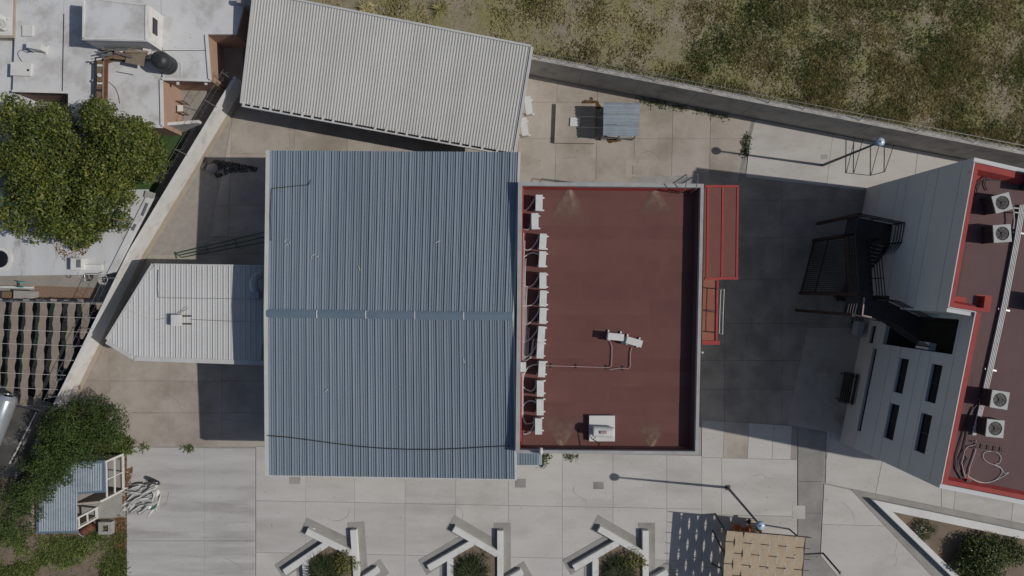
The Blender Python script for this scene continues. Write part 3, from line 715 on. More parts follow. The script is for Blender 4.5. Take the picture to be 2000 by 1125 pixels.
def facade(f, opens, L0=0.0, L1=None):
    L1 = L1 or f.L
    for i in range(len(courses)-1):
        z0, z1 = courses[i]+(.012 if i else 0), courses[i+1]-.012
        ss = sorted(set([L0, L1] + [v for o in opens for v in o[:2] if L0 < v < L1])); hh = sorted(set([z0, z1] + [v for o in opens for v in o[2:] if z0 < v < z1]))
        m = MB(); dp = -.2; cols = []
        isopen = lambda s, h: any(o[0] < s < o[1] and o[2] < h < o[3] for o in opens)
        for a in range(len(ss)-1):
            solid = 0
            for b in range(len(hh)-1):
                if isopen((ss[a]+ss[a+1])/2, (hh[b]+hh[b+1])/2): continue
                solid += 1
                s0, s1, h0, h1 = ss[a], ss[a+1], hh[b], hh[b+1]
                fr = [f.pt(s0,h0), f.pt(s1,h0), f.pt(s1,h1), f.pt(s0,h1)]; bk = [f.pt(s0,h0,dp), f.pt(s1,h0,dp), f.pt(s1,h1,dp), f.pt(s0,h1,dp)]
                m.add(fr+bk, [(0,1,2,3),(0,4,5,1),(1,5,6,2),(2,6,7,3),(3,7,4,0)])
            if solid == 0 and m.v:
                m.build('facade_panel', 'panel_warm' if i == 0 else 'panel_grey', tower); m = MB()
        if m.v: m.build('facade_panel', 'panel_warm' if i == 0 else 'panel_grey', tower)
def window(f, quad, name='window'):
    ss = [f.at(*p) for p in quad]; s0 = min(v[0] for v in ss); s1 = max(v[0] for v in ss)
    h0 = sum(sorted(v[1] for v in ss)[:2])/2; h1 = sum(sorted(v[1] for v in ss)[2:])/2
    return (s0, s1, h0, h1)
wq = [[(1757,699),(1776,702),(1762,769),(1745,765)], [(1820,711),(1842,714),(1826,788),(1806,783)],
      [(1738,788),(1757,792),(1744,860),(1726,854)], [(1799,807),(1821,812),(1806,887),(1785,879)],
      [(1706,680),(1713,681),(1681,843),(1674,841)]]
wins = [window(FL, x) for x in wq]
opn = (0.35, 1.95, 2.35, 8.0)
slot0 = (1.05, 2.0, .95, 1.4)
facade(FL, wins + [opn, slot0]); facade(FU, [])
for i, wv in enumerate(wins + [slot0]):
    s0, s1, h0, h1 = wv; m = MB()
    m.add([FL.pt(s0,h0,-.16), FL.pt(s1,h0,-.16), FL.pt(s1,h1,-.16), FL.pt(s0,h1,-.16)], [(0,1,2,3)]); wo = m.build('window', 'glass', tower)
    m = MB(); fw = .045
    for (p, r_) in ((FL.pt(s0,h0,-.14),FL.pt(s1,h0,-.14)),(FL.pt(s0,h1,-.14),FL.pt(s1,h1,-.14)),(FL.pt(s0,h0,-.14),FL.pt(s0,h1,-.14)),(FL.pt(s1,h0,-.14),FL.pt(s1,h1,-.14))): m.bar(p, r_, fw, fw)
    n_ = 2 if i < 4 else (4 if i == 4 else 1)
    for k in range(1, n_): m.bar(FL.pt(s0+(s1-s0)*k/n_,h0,-.14), FL.pt(s0+(s1-s0)*k/n_,h1,-.14), .035, .035)
    m.build('frame', 'dark_steel', wo)
# recess behind the stair landing: lobby with door, walls coloured near-black for shade
s0, s1, h0, h1 = opn; D_ = -1.7
m = MB(); m.add([FL.pt(s0,h0,-.2),FL.pt(s1,h0,-.2),FL.pt(s1,h1,-.2),FL.pt(s0,h1,-.2),FL.pt(s0,h0,D_),FL.pt(s1,h0,D_),FL.pt(s1,h1,D_),FL.pt(s0,h1,D_)],
                [(4,5,6,7),(0,4,7,3),(1,2,6,5),(3,7,6,2),(0,1,5,4)]); m.build('lobby', 'lobby', tower)
m = MB(); m.add([FL.pt(1.3,5.4,D_+.03),FL.pt(1.85,5.4,D_+.03),FL.pt(1.85,7.45,D_+.03),FL.pt(1.3,7.45,D_+.03)], [(0,1,2,3)]); m.build('door', 'white_paint', tower)
m = MB(); p = FL.pt(1.72, 0, -.16); m.box((p.x,p.y,5.25),(.34,.34,1.0),math.atan2(FL.d.y,FL.d.x)); m.build('pier', 'white_paint', tower)
# other walls and the roof
ft = [ca, cb, cc_, cd_, ce, cf]
for (a, b) in ((cb, cc_), (cd_, ce), (cf, ca)):
    for i in range(len(courses)-1):
        m = MB(); wall_seg(m, (b.x,b.y), (a.x,a.y), .2, courses[i]+(.012 if i else 0), courses[i+1]-.012, -.0 if (a is cb) else .0)
        m.build('facade_panel', 'panel_warm' if i == 0 else 'panel_grey', tower)
inset = lambda p, dx, dy: (p.x+dx, p.y+dy)
core = [inset(ca,.24,-.2), inset(cb,.24,.1), inset(cc_,.24,.1), inset(cd_,.24,.25), inset(ce,0,.25), inset(cf,0,-.3)]
m = MB(); m.prism(core, BH-.55, BH-.3); m.build('roof_deck', 'roof_mauve', tower)
# back of the facade panels is closed by a dark backing wall so that the joints read as joints
m = MB()
for f, Ls in ((FU, [(0, FU.L)]), (FL, [(0.0, .33), (2.0, FL.L)])):
    for (l0, l1) in Ls: m.add([f.pt(l0,0,-.22),f.pt(l1,0,-.22),f.pt(l1,BH-.06,-.22),f.pt(l0,BH-.06,-.22)], [(0,1,2,3)])
m.build('backing_wall', 'dark_steel', tower)
RZ = BH-.3
rn = 0
for (a, b, wd) in ((ca,cb,.3),(cb,cc_,.3),(cc_,cd_,.36),(cd_,ce,.3),(cf,ca,.42)):   # red-painted kerb round the roof
    dd = (b-a).xy.normalized(); nr = Vector((-dd.y, dd.x)); rn += 1
    A, B = a.xy + nr*.035, b.xy + nr*.035
    m = MB(); z1 = BH + .004*rn
    m.add([(A.x,A.y,BH-.06),(B.x,B.y,BH-.06),(B.x,B.y,z1),(A.x,A.y,z1),(A.x+nr.x*wd*.6,A.y+nr.y*wd*.6,z1),(B.x+nr.x*wd*.6,B.y+nr.y*wd*.6,z1),
           (A.x+nr.x*wd,A.y+nr.y*wd,RZ+.01),(B.x+nr.x*wd,B.y+nr.y*wd,RZ+.01)], [(0,1,2,3),(3,2,5,4),(4,5,7,6)]); m.build('roof_kerb', 'red_paint', tower)
    m = MB(); A2, B2 = a.xy - nr*.005, b.xy - nr*.005
    tw = .02 if a is cd_ else .045
    m.bar((A2.x,A2.y,BH+.004*rn),(B2.x,B2.y,BH+.004*rn),tw,.05); m.build('edge_trim', 'trim_white', tower)
for (x0,y0,x1,y1,mt,dz) in ((1857,578,1888,603,'red_paint',.006),(1907,575,1937,607,'red_paint',.009),(1905,318,1925,352,'red_paint',.006)):
    m = MB(); m.prism([PX(x0,y0,RZ),PX(x1,y0+3,RZ),PX(x1-4,y1+3,RZ),PX(x0-4,y1,RZ)], RZ-.01, RZ+dz); m.build('roof_patch', mt, tower)
for k, (y0, y1) in enumerate(((340,470),(470,600),(600,730),(730,860),(860,985))):  # roofing sheets
    A = [P(1916-(y0-316)*.18 if y0 < 600 else 1925-(y0-609)*.2, y0, RZ), P(2200,y0+55,RZ), P(2200,y1+55,RZ), P(1916-(y1-316)*.18 if y0 < 600 else 1925-(y1-609)*.2, y1, RZ)]
    pl_ = ccw([(p.x,p.y) for p in A]); cr = ccw([tuple(p) for p in core])
    EDG = [(cd_, ce), (cf, ca)]
    for (u, v) in EDG:
        dd = (v-u).xy.normalized(); nr = Vector((-dd.y, dd.x)); e1 = u.xy+nr*.3; e2 = v.xy+nr*.3
        if pl_: pl_ = clip(pl_, tuple(e1), tuple(e2))
    m = MB(); m.prism(pl_, RZ-.01, RZ+.002+.0035*(k%2)); m.build('roofing_sheet', 'roof_mauve', tower)

# condensers with a fan on top
def condenser(label):
    a = thing('condenser_unit', label, 'air conditioner', (0,0,0), 'fan units on the grey building\'s roof')
    m = MB(); m.box((0,0,.06),(.72,.72,.66)); b = m.build('casing', 'dark_steel', a)  # grey unit; shade on its sides is painted in as near-black
    m = MB(); N = 24; vs = []; fs = []
    for k in range(N):
        an = 2*math.pi*k/N; vs.append((math.cos(an)*.29, math.sin(an)*.29, .75))
        c_, s_ = math.cos(an), math.sin(an); e = .37/max(abs(c_), abs(s_)); vs.append((c_*e, s_*e, .75))
    vs += [(v[0], v[1], .70) for v in vs]
    for k in range(N):
        k2 = (k+1) % N; fs += [(2*k, 2*k2, 2*k2+1, 2*k+1), (2*k+1, 2*k2+1, 2*N+2*k2+1, 2*N+2*k+1), (2*k, 2*N+2*k, 2*N+2*k2, 2*k2)]
    m.add(vs, fs); m.build('top_plate', 'ac_grey', b)
    m = MB(); m.lathe((0,0,.721),[(.288,0),(.288,.004)],24); m.build('fan_well', 'black', b)
    m = MB()
    for k in range(3):
        an = k*2*math.pi/3; vs = []
        for (r, w_) in ((.06,-.3),(.25,-.34),(.25,.3),(.06,.4)): vs.append((math.cos(an+w_)*r, math.sin(an+w_)*r, .735+w_*.012))
        m.add(vs, [(0,1,2,3)])
    m.lathe((0,0,.73),[(.06,0),(.06,.02),(.03,.028)],10); m.build('fan', 'dark_steel', b)
    m = MB()
    for r in (.15,.27): m.tube([(math.cos(k*math.pi/8)*r, math.sin(k*math.pi/8)*r, .752) for k in range(17)], .0045, 3)
    for k in range(4): an = k*math.pi/4; m.tube([(math.cos(an)*.3,math.sin(an)*.3,.752),(-math.cos(an)*.3,-math.sin(an)*.3,.752)], .0045, 3)
    m.build('fan_guard', 'dark_steel', b)
    for sx in (-.3,.3):
        m = MB(); m.box((sx,0,0),(.09,.74,.06)); m.build('foot', 'dark_steel', a)
    return a
cl = [((1958,396,15),'grey fan unit turned askew by the building\'s red roof corner'), ((1958,456,4),'grey fan unit beside the askew one on the mauve roof'),
      ((1953,781,-9),'grey fan unit beyond the long white pipes on the mauve roof'), ((1944,837,-6),'grey fan unit beside the ladder lying on the mauve roof')]
cpro = None
for (x, y, rz), lb in cl + [((2035,352,-8),'grey fan unit standing next to the roof edge beside the grassy field'), ((2052,592,-8),'grey fan unit standing alone across the white pipes')]:
    p = P(x,y,RZ+.76); p.z = RZ+.006
    if cpro is None: cpro = condenser(lb); cpro.location = p; cpro.rotation_euler.z = R(rz)
    else: dup(cpro, p, R(rz), lb)
def roofline(px, z, r, mat, name, label, cat, n=5, group=None):
    m = MB(); m.tube([P(x,y,RZ+z) for x, y in px], r, n); return tag(m.build(name, mat), label, cat, group)
for k in range(4):
    o = k*3.0; m = MB(); m.tube([P(1992-17*0+o,400,RZ+.1), P(1981+o,470,RZ+.1), P(1958+o,590,RZ+.1), P(1926+o,735,RZ+.1), P(1918+o,770,RZ+.1), P(1908+o*.8,815,RZ+.1), P(1899+o*.6,850,RZ+.1)], .032, 6)
    tag(m.build('pipe', 'pvc'), 'long white insulated pipe in the run across the mauve roof', 'pipe', 'white pipe run on the mauve roof')
for (x,y) in ((1984,455),(1955,605),(1929,722),(1916,781),(1904,835)):
    p = P(x+4,y,RZ); m = MB(); m.box((p.x,p.y,RZ),(.5,.07,.07),R(-10)); tag(m.build('pipe_support', 'steel'), 'small metal rail under the white pipe run on the mauve roof', 'pipe support', 'rails under the white pipes')
for k, pts in enumerate((((1979,408),(1981,430),(1979,447)),((1990,407),(1979,406)),((1998,416),(1981,415)))):
    roofline(pts, .22, .03, 'pvc', 'pipe', 'short white pipe stub at the end of the white pipe run', 'pipe', 5, 'pipe stubs on the mauve roof')
tang = [((1884,938),(1868,920),(1872,900),(1882,878),(1888,850),(1890,820),(1900,800),(1908,790)), ((1886,936),(1878,905),(1884,880),(1890,872),(1908,868)),
        ((1890,936),(1893,915),(1900,895),(1905,880),(1906,860)), ((1878,936),(1866,915),(1868,890),(1880,850),(1884,830),(1900,795)), ((1885,940),(1880,920),(1884,905),(1890,895),(1884,888),(1888,880))]
for pts in tang: roofline(pts, .05, .024, 'cable_dark' if len(pts) > 5 else 'pipe_pink', 'hose', 'dark hose of the tangle running to the red roof outlet', 'hose', 5, 'hose tangle at the roof outlet')
tg2 = [((1924,346),(1914,358),(1908,370),(1907,382)),((1922,345),(1913,352),(1906,360),(1908,374),(1906,380)),((1927,346),(1923,360),(1928,372)),((1930,345),(1950,346),(1964,347),(1972,351)),((1932,351),(1960,352),(1980,352),(1986,357))]
for pts in tg2: roofline(pts, .06, .022, 'cable_dark', 'hose', 'dark hose curling at the roof corner beside the askew fan unit', 'hose', 5, 'hoses at the roof corner')
def spl(pts, n=6):
    out = []; q_ = [Vector(p) for p in pts]
    for i in range(len(q_)-1):
        p0, p1, p2, p3 = q_[max(0,i-1)], q_[i], q_[i+1], q_[min(len(q_)-1,i+2)]
        for k in range(n):
            t = k/n; out.append(.5*((2*p1)+(p2-p0)*t+(2*p0-5*p1+4*p2-p3)*t*t+(3*p1-p0-3*p2+p3)*t**3))
    return out + [q_[-1]]
lp = spl([(1886,926),(1903,937),(1925,943),(1945,937),(1957,924),(1953,912),(1941,908),(1926,901),(1920,891),(1926,882),(1945,883),(1955,893),(1952,904),(1943,908),(1956,916),(1962,924),(1970,923),(1953,934),(1935,941),(1912,942),(1888,929)])
roofline(lp, .04, .013, 'pvc', 'cable', 'white cable lying in loops on the mauve roof', 'cable', 5)
ld = thing('ladder', 'dark metal ladder lying flat beside the cable loops on mauve roof', 'ladder', P(1930,878,RZ))
for y in (862,874):
    m = MB(); m.bar(P(1898,y,RZ+.07), P(1964,y+11,RZ+.07), .045, .07); m.build('rail', 'brown_steel', ld)
for k in range(5):
    x = 1908+k*12.5; y = 863+(x-1898)*.165; m = MB(); m.bar(P(x,y,RZ+.07), P(x-2,y+12,RZ+.07), .03, .03); m.build('rung', 'brown_steel', ld)
ob = thing('roof_outlet', 'round red roof outlet where the dark hoses gather', 'outlet', P(1886,938,RZ))
m = MB(); p = P(1886,938,RZ); m.lathe((p.x,p.y,RZ-.01),[(.22,0),(.22,.05),(.15,.08)],14); m.build('collar', 'red_paint', ob); m = MB(); m.lathe((p.x,p.y,RZ+.06),[(.09,0),(.09,.12)],10); m.build('stub', 'dark_steel', ob)
m = MB(); p = P(1917,590,RZ); m.box((p.x,p.y,RZ),(.16,.5,.3),R(-8)); tag(m.build('vent_hood', 'red_paint'), 'small red vent hood by the notch in the mauve roof', 'vent hood')

# ------------------------------------------------------------------ outside steel stair
st_ = thing('steel_stair', 'dark brown steel stair with barred railings against the grey building', 'stair', P(1620,520))
G = lambda px, py, h=0: Vector((*PX(px,py), h))          # plan position given as ground pixel, any height
LBZ, LAZ = 3.55, 5.4
def post(px, py, h, wd=.14): m = MB(); p = G(px,py); m.box((p.x,p.y,0),(wd,wd,h),R(-10)); m.build('column', 'brown_steel', st_)
for (x,y,h) in ((1596,437,LBZ+1),(1588,470,LBZ),(1562,573,LAZ+1),(1555,606,LAZ+1),(1668,452,LBZ),(1630,578,LAZ)): post(x,y,h)
def deck(pts, z, name='landing'): m = MB(); m.prism([G(*p).xy for p in pts], z-.08, z, True); return m.build(name, 'tread', st_)
deck([(1596,434),(1674,450),(1669,484),(1589,468)], LBZ); deck([(1562,572),(1628,584),(1623,618),(1556,605)], LAZ)
pA, pB = FL.pt(.45,LAZ), FL.pt(1.75,LAZ)
m = MB(); a1, a2 = G(1628,584), G(1622,620); m.prism([a1.xy, (pA.x,pA.y), (pB.x,pB.y), a2.xy], LAZ-.08, LAZ-.006, True); m.build('bridge', 'tread', st_)
def flight(l0, l1, r0, r1, z0, z1, n):
    """l0->l1 and r0->r1: plan lines of the two stringers from bottom to top"""
    for k in range(n):
        t0, t1 = k/n, (k+1)/n; z = z0+(z1-z0)*(k+1)/n - .01
        m = MB(); m.prism([l0.lerp(l1,t0).xy, r0.lerp(r1,t0).xy, r0.lerp(r1,t1*1.0).xy, l0.lerp(l1,t1).xy], z-.04, z, True); m.build('tread', 'tread', st_)
    for a, b in ((l0,l1),(r0,r1)):
        m = MB(); m.bar(Vector((a.x,a.y,z0-.0+.1)), Vector((b.x,b.y,z1-.1)), .06, .26); m.build('stringer', 'brown_steel', st_)
def rail(pts, base, gap=.13, post_step=1.0, bars=4, name='railing'):
    """railing along 3-D points with horizontal bars and posts; heights follow the points"""
    m = MB()
    for k in range(bars):
        hh = .28+.24*k
        for a, b in zip(pts, pts[1:]): m.bar(a+Vector((0,0,hh)), b+Vector((0,0,hh)), .035, .035)
    for a, b in zip(pts, pts[1:]):
        n = max(1, int((b-a).length/post_step))
        for k in range(n+1):
            p = a.lerp(b, k/n); m.bar(p+Vector((0,0,-.05)), p+Vector((0,0,1.02)), .045, .045)
    m.build(name, base, st_)
flight(G(1634,586), G(1640,478), G(1662,592), G(1668,484), 0, LBZ, 18)
flight(G(1590,469), G(1566,572), G(1628,477), G(1604,580), LBZ, LAZ, 10)
rail([G(1664,592,.05), G(1669,484,LBZ), G(1675,450,LBZ), G(1597,434,LBZ), G(1589,470,LBZ), G(1564,573,LAZ), G(1556,606,LAZ), G(1622,620,LAZ), Vector((pB.x-.05,pB.y,LAZ))], 'dark_steel')
rail([G(1632,586,.05), G(1632,478,LBZ), G(1607,580,LAZ), G(1629,584,LAZ), Vector((pA.x-.05,pA.y,LAZ))], 'dark_steel')
m = MB()
for k in range(28):                                                        # barred screen under the upper flight
    t = k/27; p = G(1589,470).lerp(G(1563,573), t); m.bar(p, p+Vector((0,0,LBZ-.1+(LAZ-LBZ)*t)), .05, .05)
m.build('barred_screen', 'dark_steel', st_)
m = MB(); m.bar(G(1590,468,.06), G(1563,573,.06), .06, .06); m.build('screen_rail', 'brown_steel', st_); m = MB(); m.bar(G(1590,468,1.8), G(1563,573,1.8), .06, .06); m.build('screen_rail', 'brown_steel', st_)
m = MB(); m.bar(G(1572,578,LAZ+1.0), G(1569,607,LAZ+1.0), .05, .05); m.bar(G(1569,607,LAZ+1.0), G(1584,610,LAZ+1.0), .05, .05); m.build('handrail', 'pipe_pink', st_)

wa = thing('wall_unit', 'pale outdoor unit on the ground beside the grey facade under the stair bridge', 'air conditioner', G(1667,640))
m = MB(); p = G(1668,641); m.box((p.x,p.y,.13),(.32,.8,.6),R(-11)); m.build('casing', 'ac_grey', wa)
for s in (-.3,.3): m = MB(); m.box((p.x,p.y+s,0),(.4,.08,.13),R(-11)); m.build('foot', 'dark_steel', wa)
bn = thing('bench', 'dark slatted bench standing against the grey facade', 'bench', G(1651,757))
ax = Vector((FL.d.x,FL.d.y,0)); ox = Vector((FL.n.x,FL.n.y,0)); bc = G(1657,757)
for k in range(5):
    c = bc+ox*(.08+.12*k)*1.0; m = MB(); m.bar(c-ax*.85+Vector((0,0,.45)), c+ax*.85+Vector((0,0,.45)), .085, .035); m.build('slat', 'wood' if k % 5 == 9 else 'dark_steel', bn)
for k in range(2):
    c = bc+ox*.02; m = MB(); m.bar(c-ax*.85+Vector((0,0,.65+.16*k)), c+ax*.85+Vector((0,0,.65+.16*k)), .03, .1); m.build('back_slat', 'dark_steel', bn)
for s in (-.7,.7):
    m = MB(); c = bc+ax*s; m.bar(c+ox*.05, c+ox*.05+Vector((0,0,.85)), .05, .05); m.bar(c+ox*.58, c+ox*.58+Vector((0,0,.44)), .05, .05); m.bar(c+ox*.05+Vector((0,0,.41)), c+ox*.6+Vector((0,0,.41)), .05, .04); m.build('leg', 'dark_steel', bn)

# ------------------------------------------------------------------ street lamps
def lamp(label, base, top):
    b = G(*base); t = P(*top, 5.75); rt = thing('street_lamp', label, 'street lamp', b, 'yard lamps')
    m = MB(); m.box((b.x,b.y,0),(.3,.3,.03)); m.build('base_plate', 'galv_pole', rt)
    m = MB(); m.tube([b+Vector((0,0,.02)), b.lerp(t,.5), Vector((t.x,t.y,5.6))], .075, 10, .045); m.build('pole', 'galv_pole', rt, True)
    m = MB(); m.lathe((t.x,t.y,5.5),[(.05,0),(.16,.06),(.21,.16),(.21,.24)],18); hd = m.build('lamp_head', 'galv', rt, True)
    m = MB(); m.lathe((t.x,t.y,5.74),[(.2,0),(.17,.05),(.08,.09)],18); m.build('dome', 'lamp_glass', hd, True)
    m = MB(); m.lathe((t.x,t.y,5.82),[(.06,0),(.06,.05),(.03,.06)],10); m.build('light_sensor', 'ac_white', hd)
    return rt
lamp('slim dark lamp post by the thin frame near the field wall', (1606,323), (1720,277))
lamp('slim dark lamp post beside the orange chairs under the woven shade', (1421,952), (1486,1027))
gf = thing('bar_frame', 'thin black steel frame of bars by the boundary wall and lamp post', 'frame', G(1690,330))
nwz = lambda x: 147+(x-1040)*.1935
for x in (1652,1667,1700,1727):
    a = G(x, 338 if x < 1690 else (343 if x == 1700 else 336), .05); b = G(x+12, nwz(x+12)+3, .35)
    m = MB(); m.bar(a, b, .03, .03); m.build('bar', 'dark_steel', gf)
m = MB(); m.bar(G(1652,338,.05), G(1700,343,.05), .03,.03); m.bar(G(1700,343,.05), G(1727,336,.05), .03,.03); m.build('cross_bar', 'dark_steel', gf)

# ------------------------------------------------------------------ pump hut, plinth and hatch
pz = .24
pp = thing('cistern_plinth', 'low concrete cistern plinth beside the little corrugated pump hut', 'plinth', G(1120,240))
m = MB(); m.prism([PX(1086,202,pz),PX(1163,202,pz),PX(1162,280,pz),PX(1083,279,pz)], 0, pz); m.build('slab', 'concrete_tan_b', pp)
m = MB(); m.prism([PX(1114,230,pz),PX(1133,230,pz),PX(1132,247,pz),PX(1113,247,pz)], pz, pz+.07); tag(m.build('hatch', 'ac_white'), 'white metal hatch on the cistern plinth', 'hatch')
hz_ = 1.5
hut = thing('pump_hut', 'small open pump hut with a pale corrugated roof', 'hut', G(1212,240))
a_, b_, c__, d__ = P(1178,265,hz_-.06), P(1248,266,hz_-.06), P(1250,201,hz_+.06), P(1179,200,hz_+.06)
pr_ = []
for k in range(61): pr_.append((k/60, .03*math.cos(k/60*2*math.pi*10)))
for k in range(3):
    t0, t1 = k/3, (k+1)/3; sheet(a_.lerp(d__,t0), a_.lerp(d__,t1), b_.lerp(c__,t1), b_.lerp(c__,t0), [(x*3-k if False else x, z+.004*k) for x, z in [(j/20, .03*math.cos(j/20*2*math.pi*3.5)) for j in range(21)]]).build('roof_sheet', 'galv', hut)
for (x,y) in ((1180,262),(1212,262),(1244,262),(1181,208),(1245,208)):
    p = P(x,y,hz_); m = MB(); m.box((p.x,p.y+.0,0),(.06,.06,hz_-.1)); m.build('post', 'steel', hut)
p0, p1 = P(1180,262,hz_), P(1244,206,hz_)
m = MB(); m.prism([(p0.x-.02,p0.y-.05),(p1.x,p0.y-.05),(p1.x,p1.y),(p0.x-.02,p1.y)], 0, .06); m.build('base', 'cement', hut)
m = MB(); m.bar((p0.x,p0.y,.5),(p1.x,p0.y,.5),.04,.04); m.bar((p0.x,p0.y,hz_-.13),(p1.x,p0.y,hz_-.13),.04,.04); m.build('rail', 'steel', hut)
m = MB(); c = (p0+p1)/2; m.lathe((c.x-.2,c.y+.1,.06),[(.22,0),(.25,.1),(.25,.55),(.15,.65)],14); tag(m.build('pressure_tank', 'teal', None, True), 'small pressure tank under the corrugated hut roof', 'tank')
for k, (x, y) in enumerate(((1032,205),(1024,247))):
    p = P(x,y,2.2); o = dup(proto, (p.x,p.y,1.55), R(8), ('white outdoor unit on the shed\'s end wall, closer to the field','white outdoor unit on the shed\'s end wall, closer to the blue hall')[k])
    o['group'] = 'outdoor units on the shed wall'; o.scale = (1.1,1.25,1.0)
    m = MB(); 
    for s in (-.3,.3): m.bar((p.x-.55,p.y+s,1.53),(p.x+.18,p.y+s,1.53),.04,.04)
    tag(m.build('wall_bracket', 'steel'), ('steel wall bracket under the shed wall unit closer to the field','steel wall bracket under the shed wall unit closer to the hall')[k], 'bracket')

# ------------------------------------------------------------------ neighbouring houses
HZ = 2.1
def prismpx(m, pts, z, z0, z1): m.prism([PX(x,y,z) for x, y in pts], z0, z1); return m
hA = thing('white_house', 'flat white-roofed house with peach walls and an upper room', 'house', (*PX(220,120), NZ))
m = MB(); prismpx(m, [(33,-60),(495,-60),(460,67),(403,67),(411,157),(316,154),(318,248),(133,248),(133,181),(25,178)], HZ, NZ-.01, HZ-.12); m.build('wall', 'peach_wall', hA)
for pts, zz in (([(126,-60),(312,-60),(316,96),(316,155),(318,248),(133,248),(133,181),(122,180)],0), ([(25,178),(34,-60),(125,-60),(121,180)],.006), ([(313,-60),(496,-60),(461,67),(404,67),(403,99),(317,98)],.004), ([(317,99),(403,99),(411,158),(317,155)],.008)):
    m = MB(); prismpx(m, pts, HZ, HZ-.13, HZ+zz); m.build('roof_slab', 'white_roof', hA)
def lip(pts, z, wd, ht, mat, par, name='roof_lip'):
    for a, b in zip(pts, pts[1:]):
        m = MB(); m.bar(P(*a,z)+Vector((0,0,ht/2)), P(*b,z)+Vector((0,0,ht/2)), wd, ht); m.build(name, mat, par)
lip([(404,68),(411,158),(316,155),(318,248),(280,248)], HZ, .14, .1, 'white_paint', hA); lip([(25,178),(132,181)], HZ, .12, .08, 'white_paint', hA); lip([(125,28),(122,178)], HZ, .03, .03, 'dark_steel', hA, 'roof_seam')
lip([(318,99),(402,99)], HZ, .025, .02, 'dark_steel', hA, 'roof_seam'); lip([(311,60),(317,98),(317,154)], HZ, .05, .04, 'steel', hA, 'roof_seam')
UZ = 3.6
ub = [(163,-6),(288,8),(287,80),(161,77)]
m = MB(); prismpx(m, ub, UZ, HZ-.02, UZ-.1); m.build('upper_room', 'white_wall', hA)
m = MB(); prismpx(m, [(162,-7),(289,7),(288,81),(160,78)], UZ, UZ-.1, UZ); ur = m.build('upper_roof', 'white_roof', hA)
lip([(164,-4),(286,10),(285,78),(163,75),(164,-4)], UZ, .08, .05, 'white_paint', ur, 'roof_lip')
m = MB(); p = P(299,50,2.95); m.box((P(288,45,UZ).x+.02,P(288,50,3.05).y,2.7),(.05,.8,.4)); m.build('window', 'glass', hA)
for x in (337,392): m = MB(); m.bar(P(x+6,150,HZ)+Vector((0,0,-.25)), P(x+6,163,HZ)+Vector((0,0,-.25)), .1, .1); m.build('water_spout', 'white_paint', hA)
# patio wall between lawn and tiled patio
m = MB(); wall_seg(m, PX(314,246,1.6), PX(388,240,1.6), .16, NZ, 1.6); tag(m.build('garden_wall', 'white_wall'), 'white garden wall between the peach-walled patio and artificial lawn', 'wall')
m = MB(); wall_seg(m, PX(405,150,1.5), PX(424,162,1.5), .16, NZ, 1.5); tag(m.build('patio_wall', 'peach_wall'), 'short peach wall by the patio under the house corner', 'wall')
ch = thing('patio_table', 'small dark wooden stand with a white top on the patio', 'table', (*PX(352,208,NZ), NZ))
c = P(352,208,NZ+.7)
for dx, dy in ((-.14,.3),(.14,.3),(-.14,-.3),(.14,-.3)): m = MB(); m.box((c.x+dx,c.y+dy,NZ),(.05,.05,.7)); m.build('leg', 'wood', ch)
m = MB(); m.bar((c.x-.2,c.y+.3,NZ+.7),(c.x+.2,c.y+.3,NZ+.7),.06,.05); m.bar((c.x-.2,c.y-.3,NZ+.7),(c.x+.2,c.y-.3,NZ+.7),.06,.05); m.build('rail', 'wood', ch)
m = MB(); m.box((c.x,c.y-.1,NZ+.68),(.3,.34,.04)); m.build('top', 'white_paint', ch)

hB = thing('white_house', 'small white-roofed house at the edge of the street beyond the long seam', 'house', (*PX(-20,120), NZ))
m = MB(); prismpx(m, [(-150,70),(30,76),(27,200),(-150,200)], 1.75, NZ, 1.75); m.build('wall', 'white_roof', hB)
m = MB(); prismpx(m, [(-150,-60),(31,-60),(28,74),(-150,70)], 2.2, NZ, 2.2); m.build('annex', 'tan_wall', hB)
m = MB(); prismpx(m, [(-150,-60),(26,-60),(24,70),(-150,66)], 2.2, 2.2, 2.25); m.build('roof_slab', 'white_paint', hB)

def roofbox(px, py, z, d, rz, mat, name, label, cat, lid=True):
    o = thing(name, label, cat, P(px,py,z)); p = P(px,py,z+d[2])
    m = MB(); m.box((p.x,p.y,z),d,rz); m.build('body', mat, o)
    m = MB(); m.box((p.x,p.y,z+d[2]),(d[0]*1.06,d[1]*1.06,.03),rz); m.build('lid', mat, o); return o
roofbox(41,135,HZ,(1.0,.66,.14),R(-2),'white_paint','roof_hatch','low white roof hatch with a dark round hole','roof hatch')
p = P(55,137,HZ+.17); m = MB(); m.lathe((p.x,p.y,HZ+.165),[(.06,0),(.06,.02)],10); tag(m.build('hatch_hole', 'black'), 'dark round vent cap on the low white roof hatch', 'vent')
roofbox(54,60,HZ,(.5,.55,.1),0,'white_paint','roof_hatch','low white roof slab with two small blocks on it','roof hatch')
o = dup(proto, P(74,93,HZ+.3)-Vector((0,0,.3)), R(80), 'white outdoor unit alone on the white house roof'); o['group'] = 'outdoor units on the neighbours\' roofs'
m = MB(); m.tube([P(x,y,HZ+.03) for x, y in spl([(62,97),(55,103),(42,98),(35,103),(38,113),(43,120)])] if False else [P(v.x,v.y,HZ+.03) for v in spl([(62,97),(55,103),(42,98),(35,103),(38,113),(43,120)])], .018, 4); tag(m.build('cable', 'steel'), 'thin cable trailing from the outdoor unit to the roof hatch', 'cable')
o = dup(proto, P(8,48,2.25), R(0), 'white outdoor unit on the tan annex roof'); o['group'] = 'outdoor units on the neighbours\' roofs'

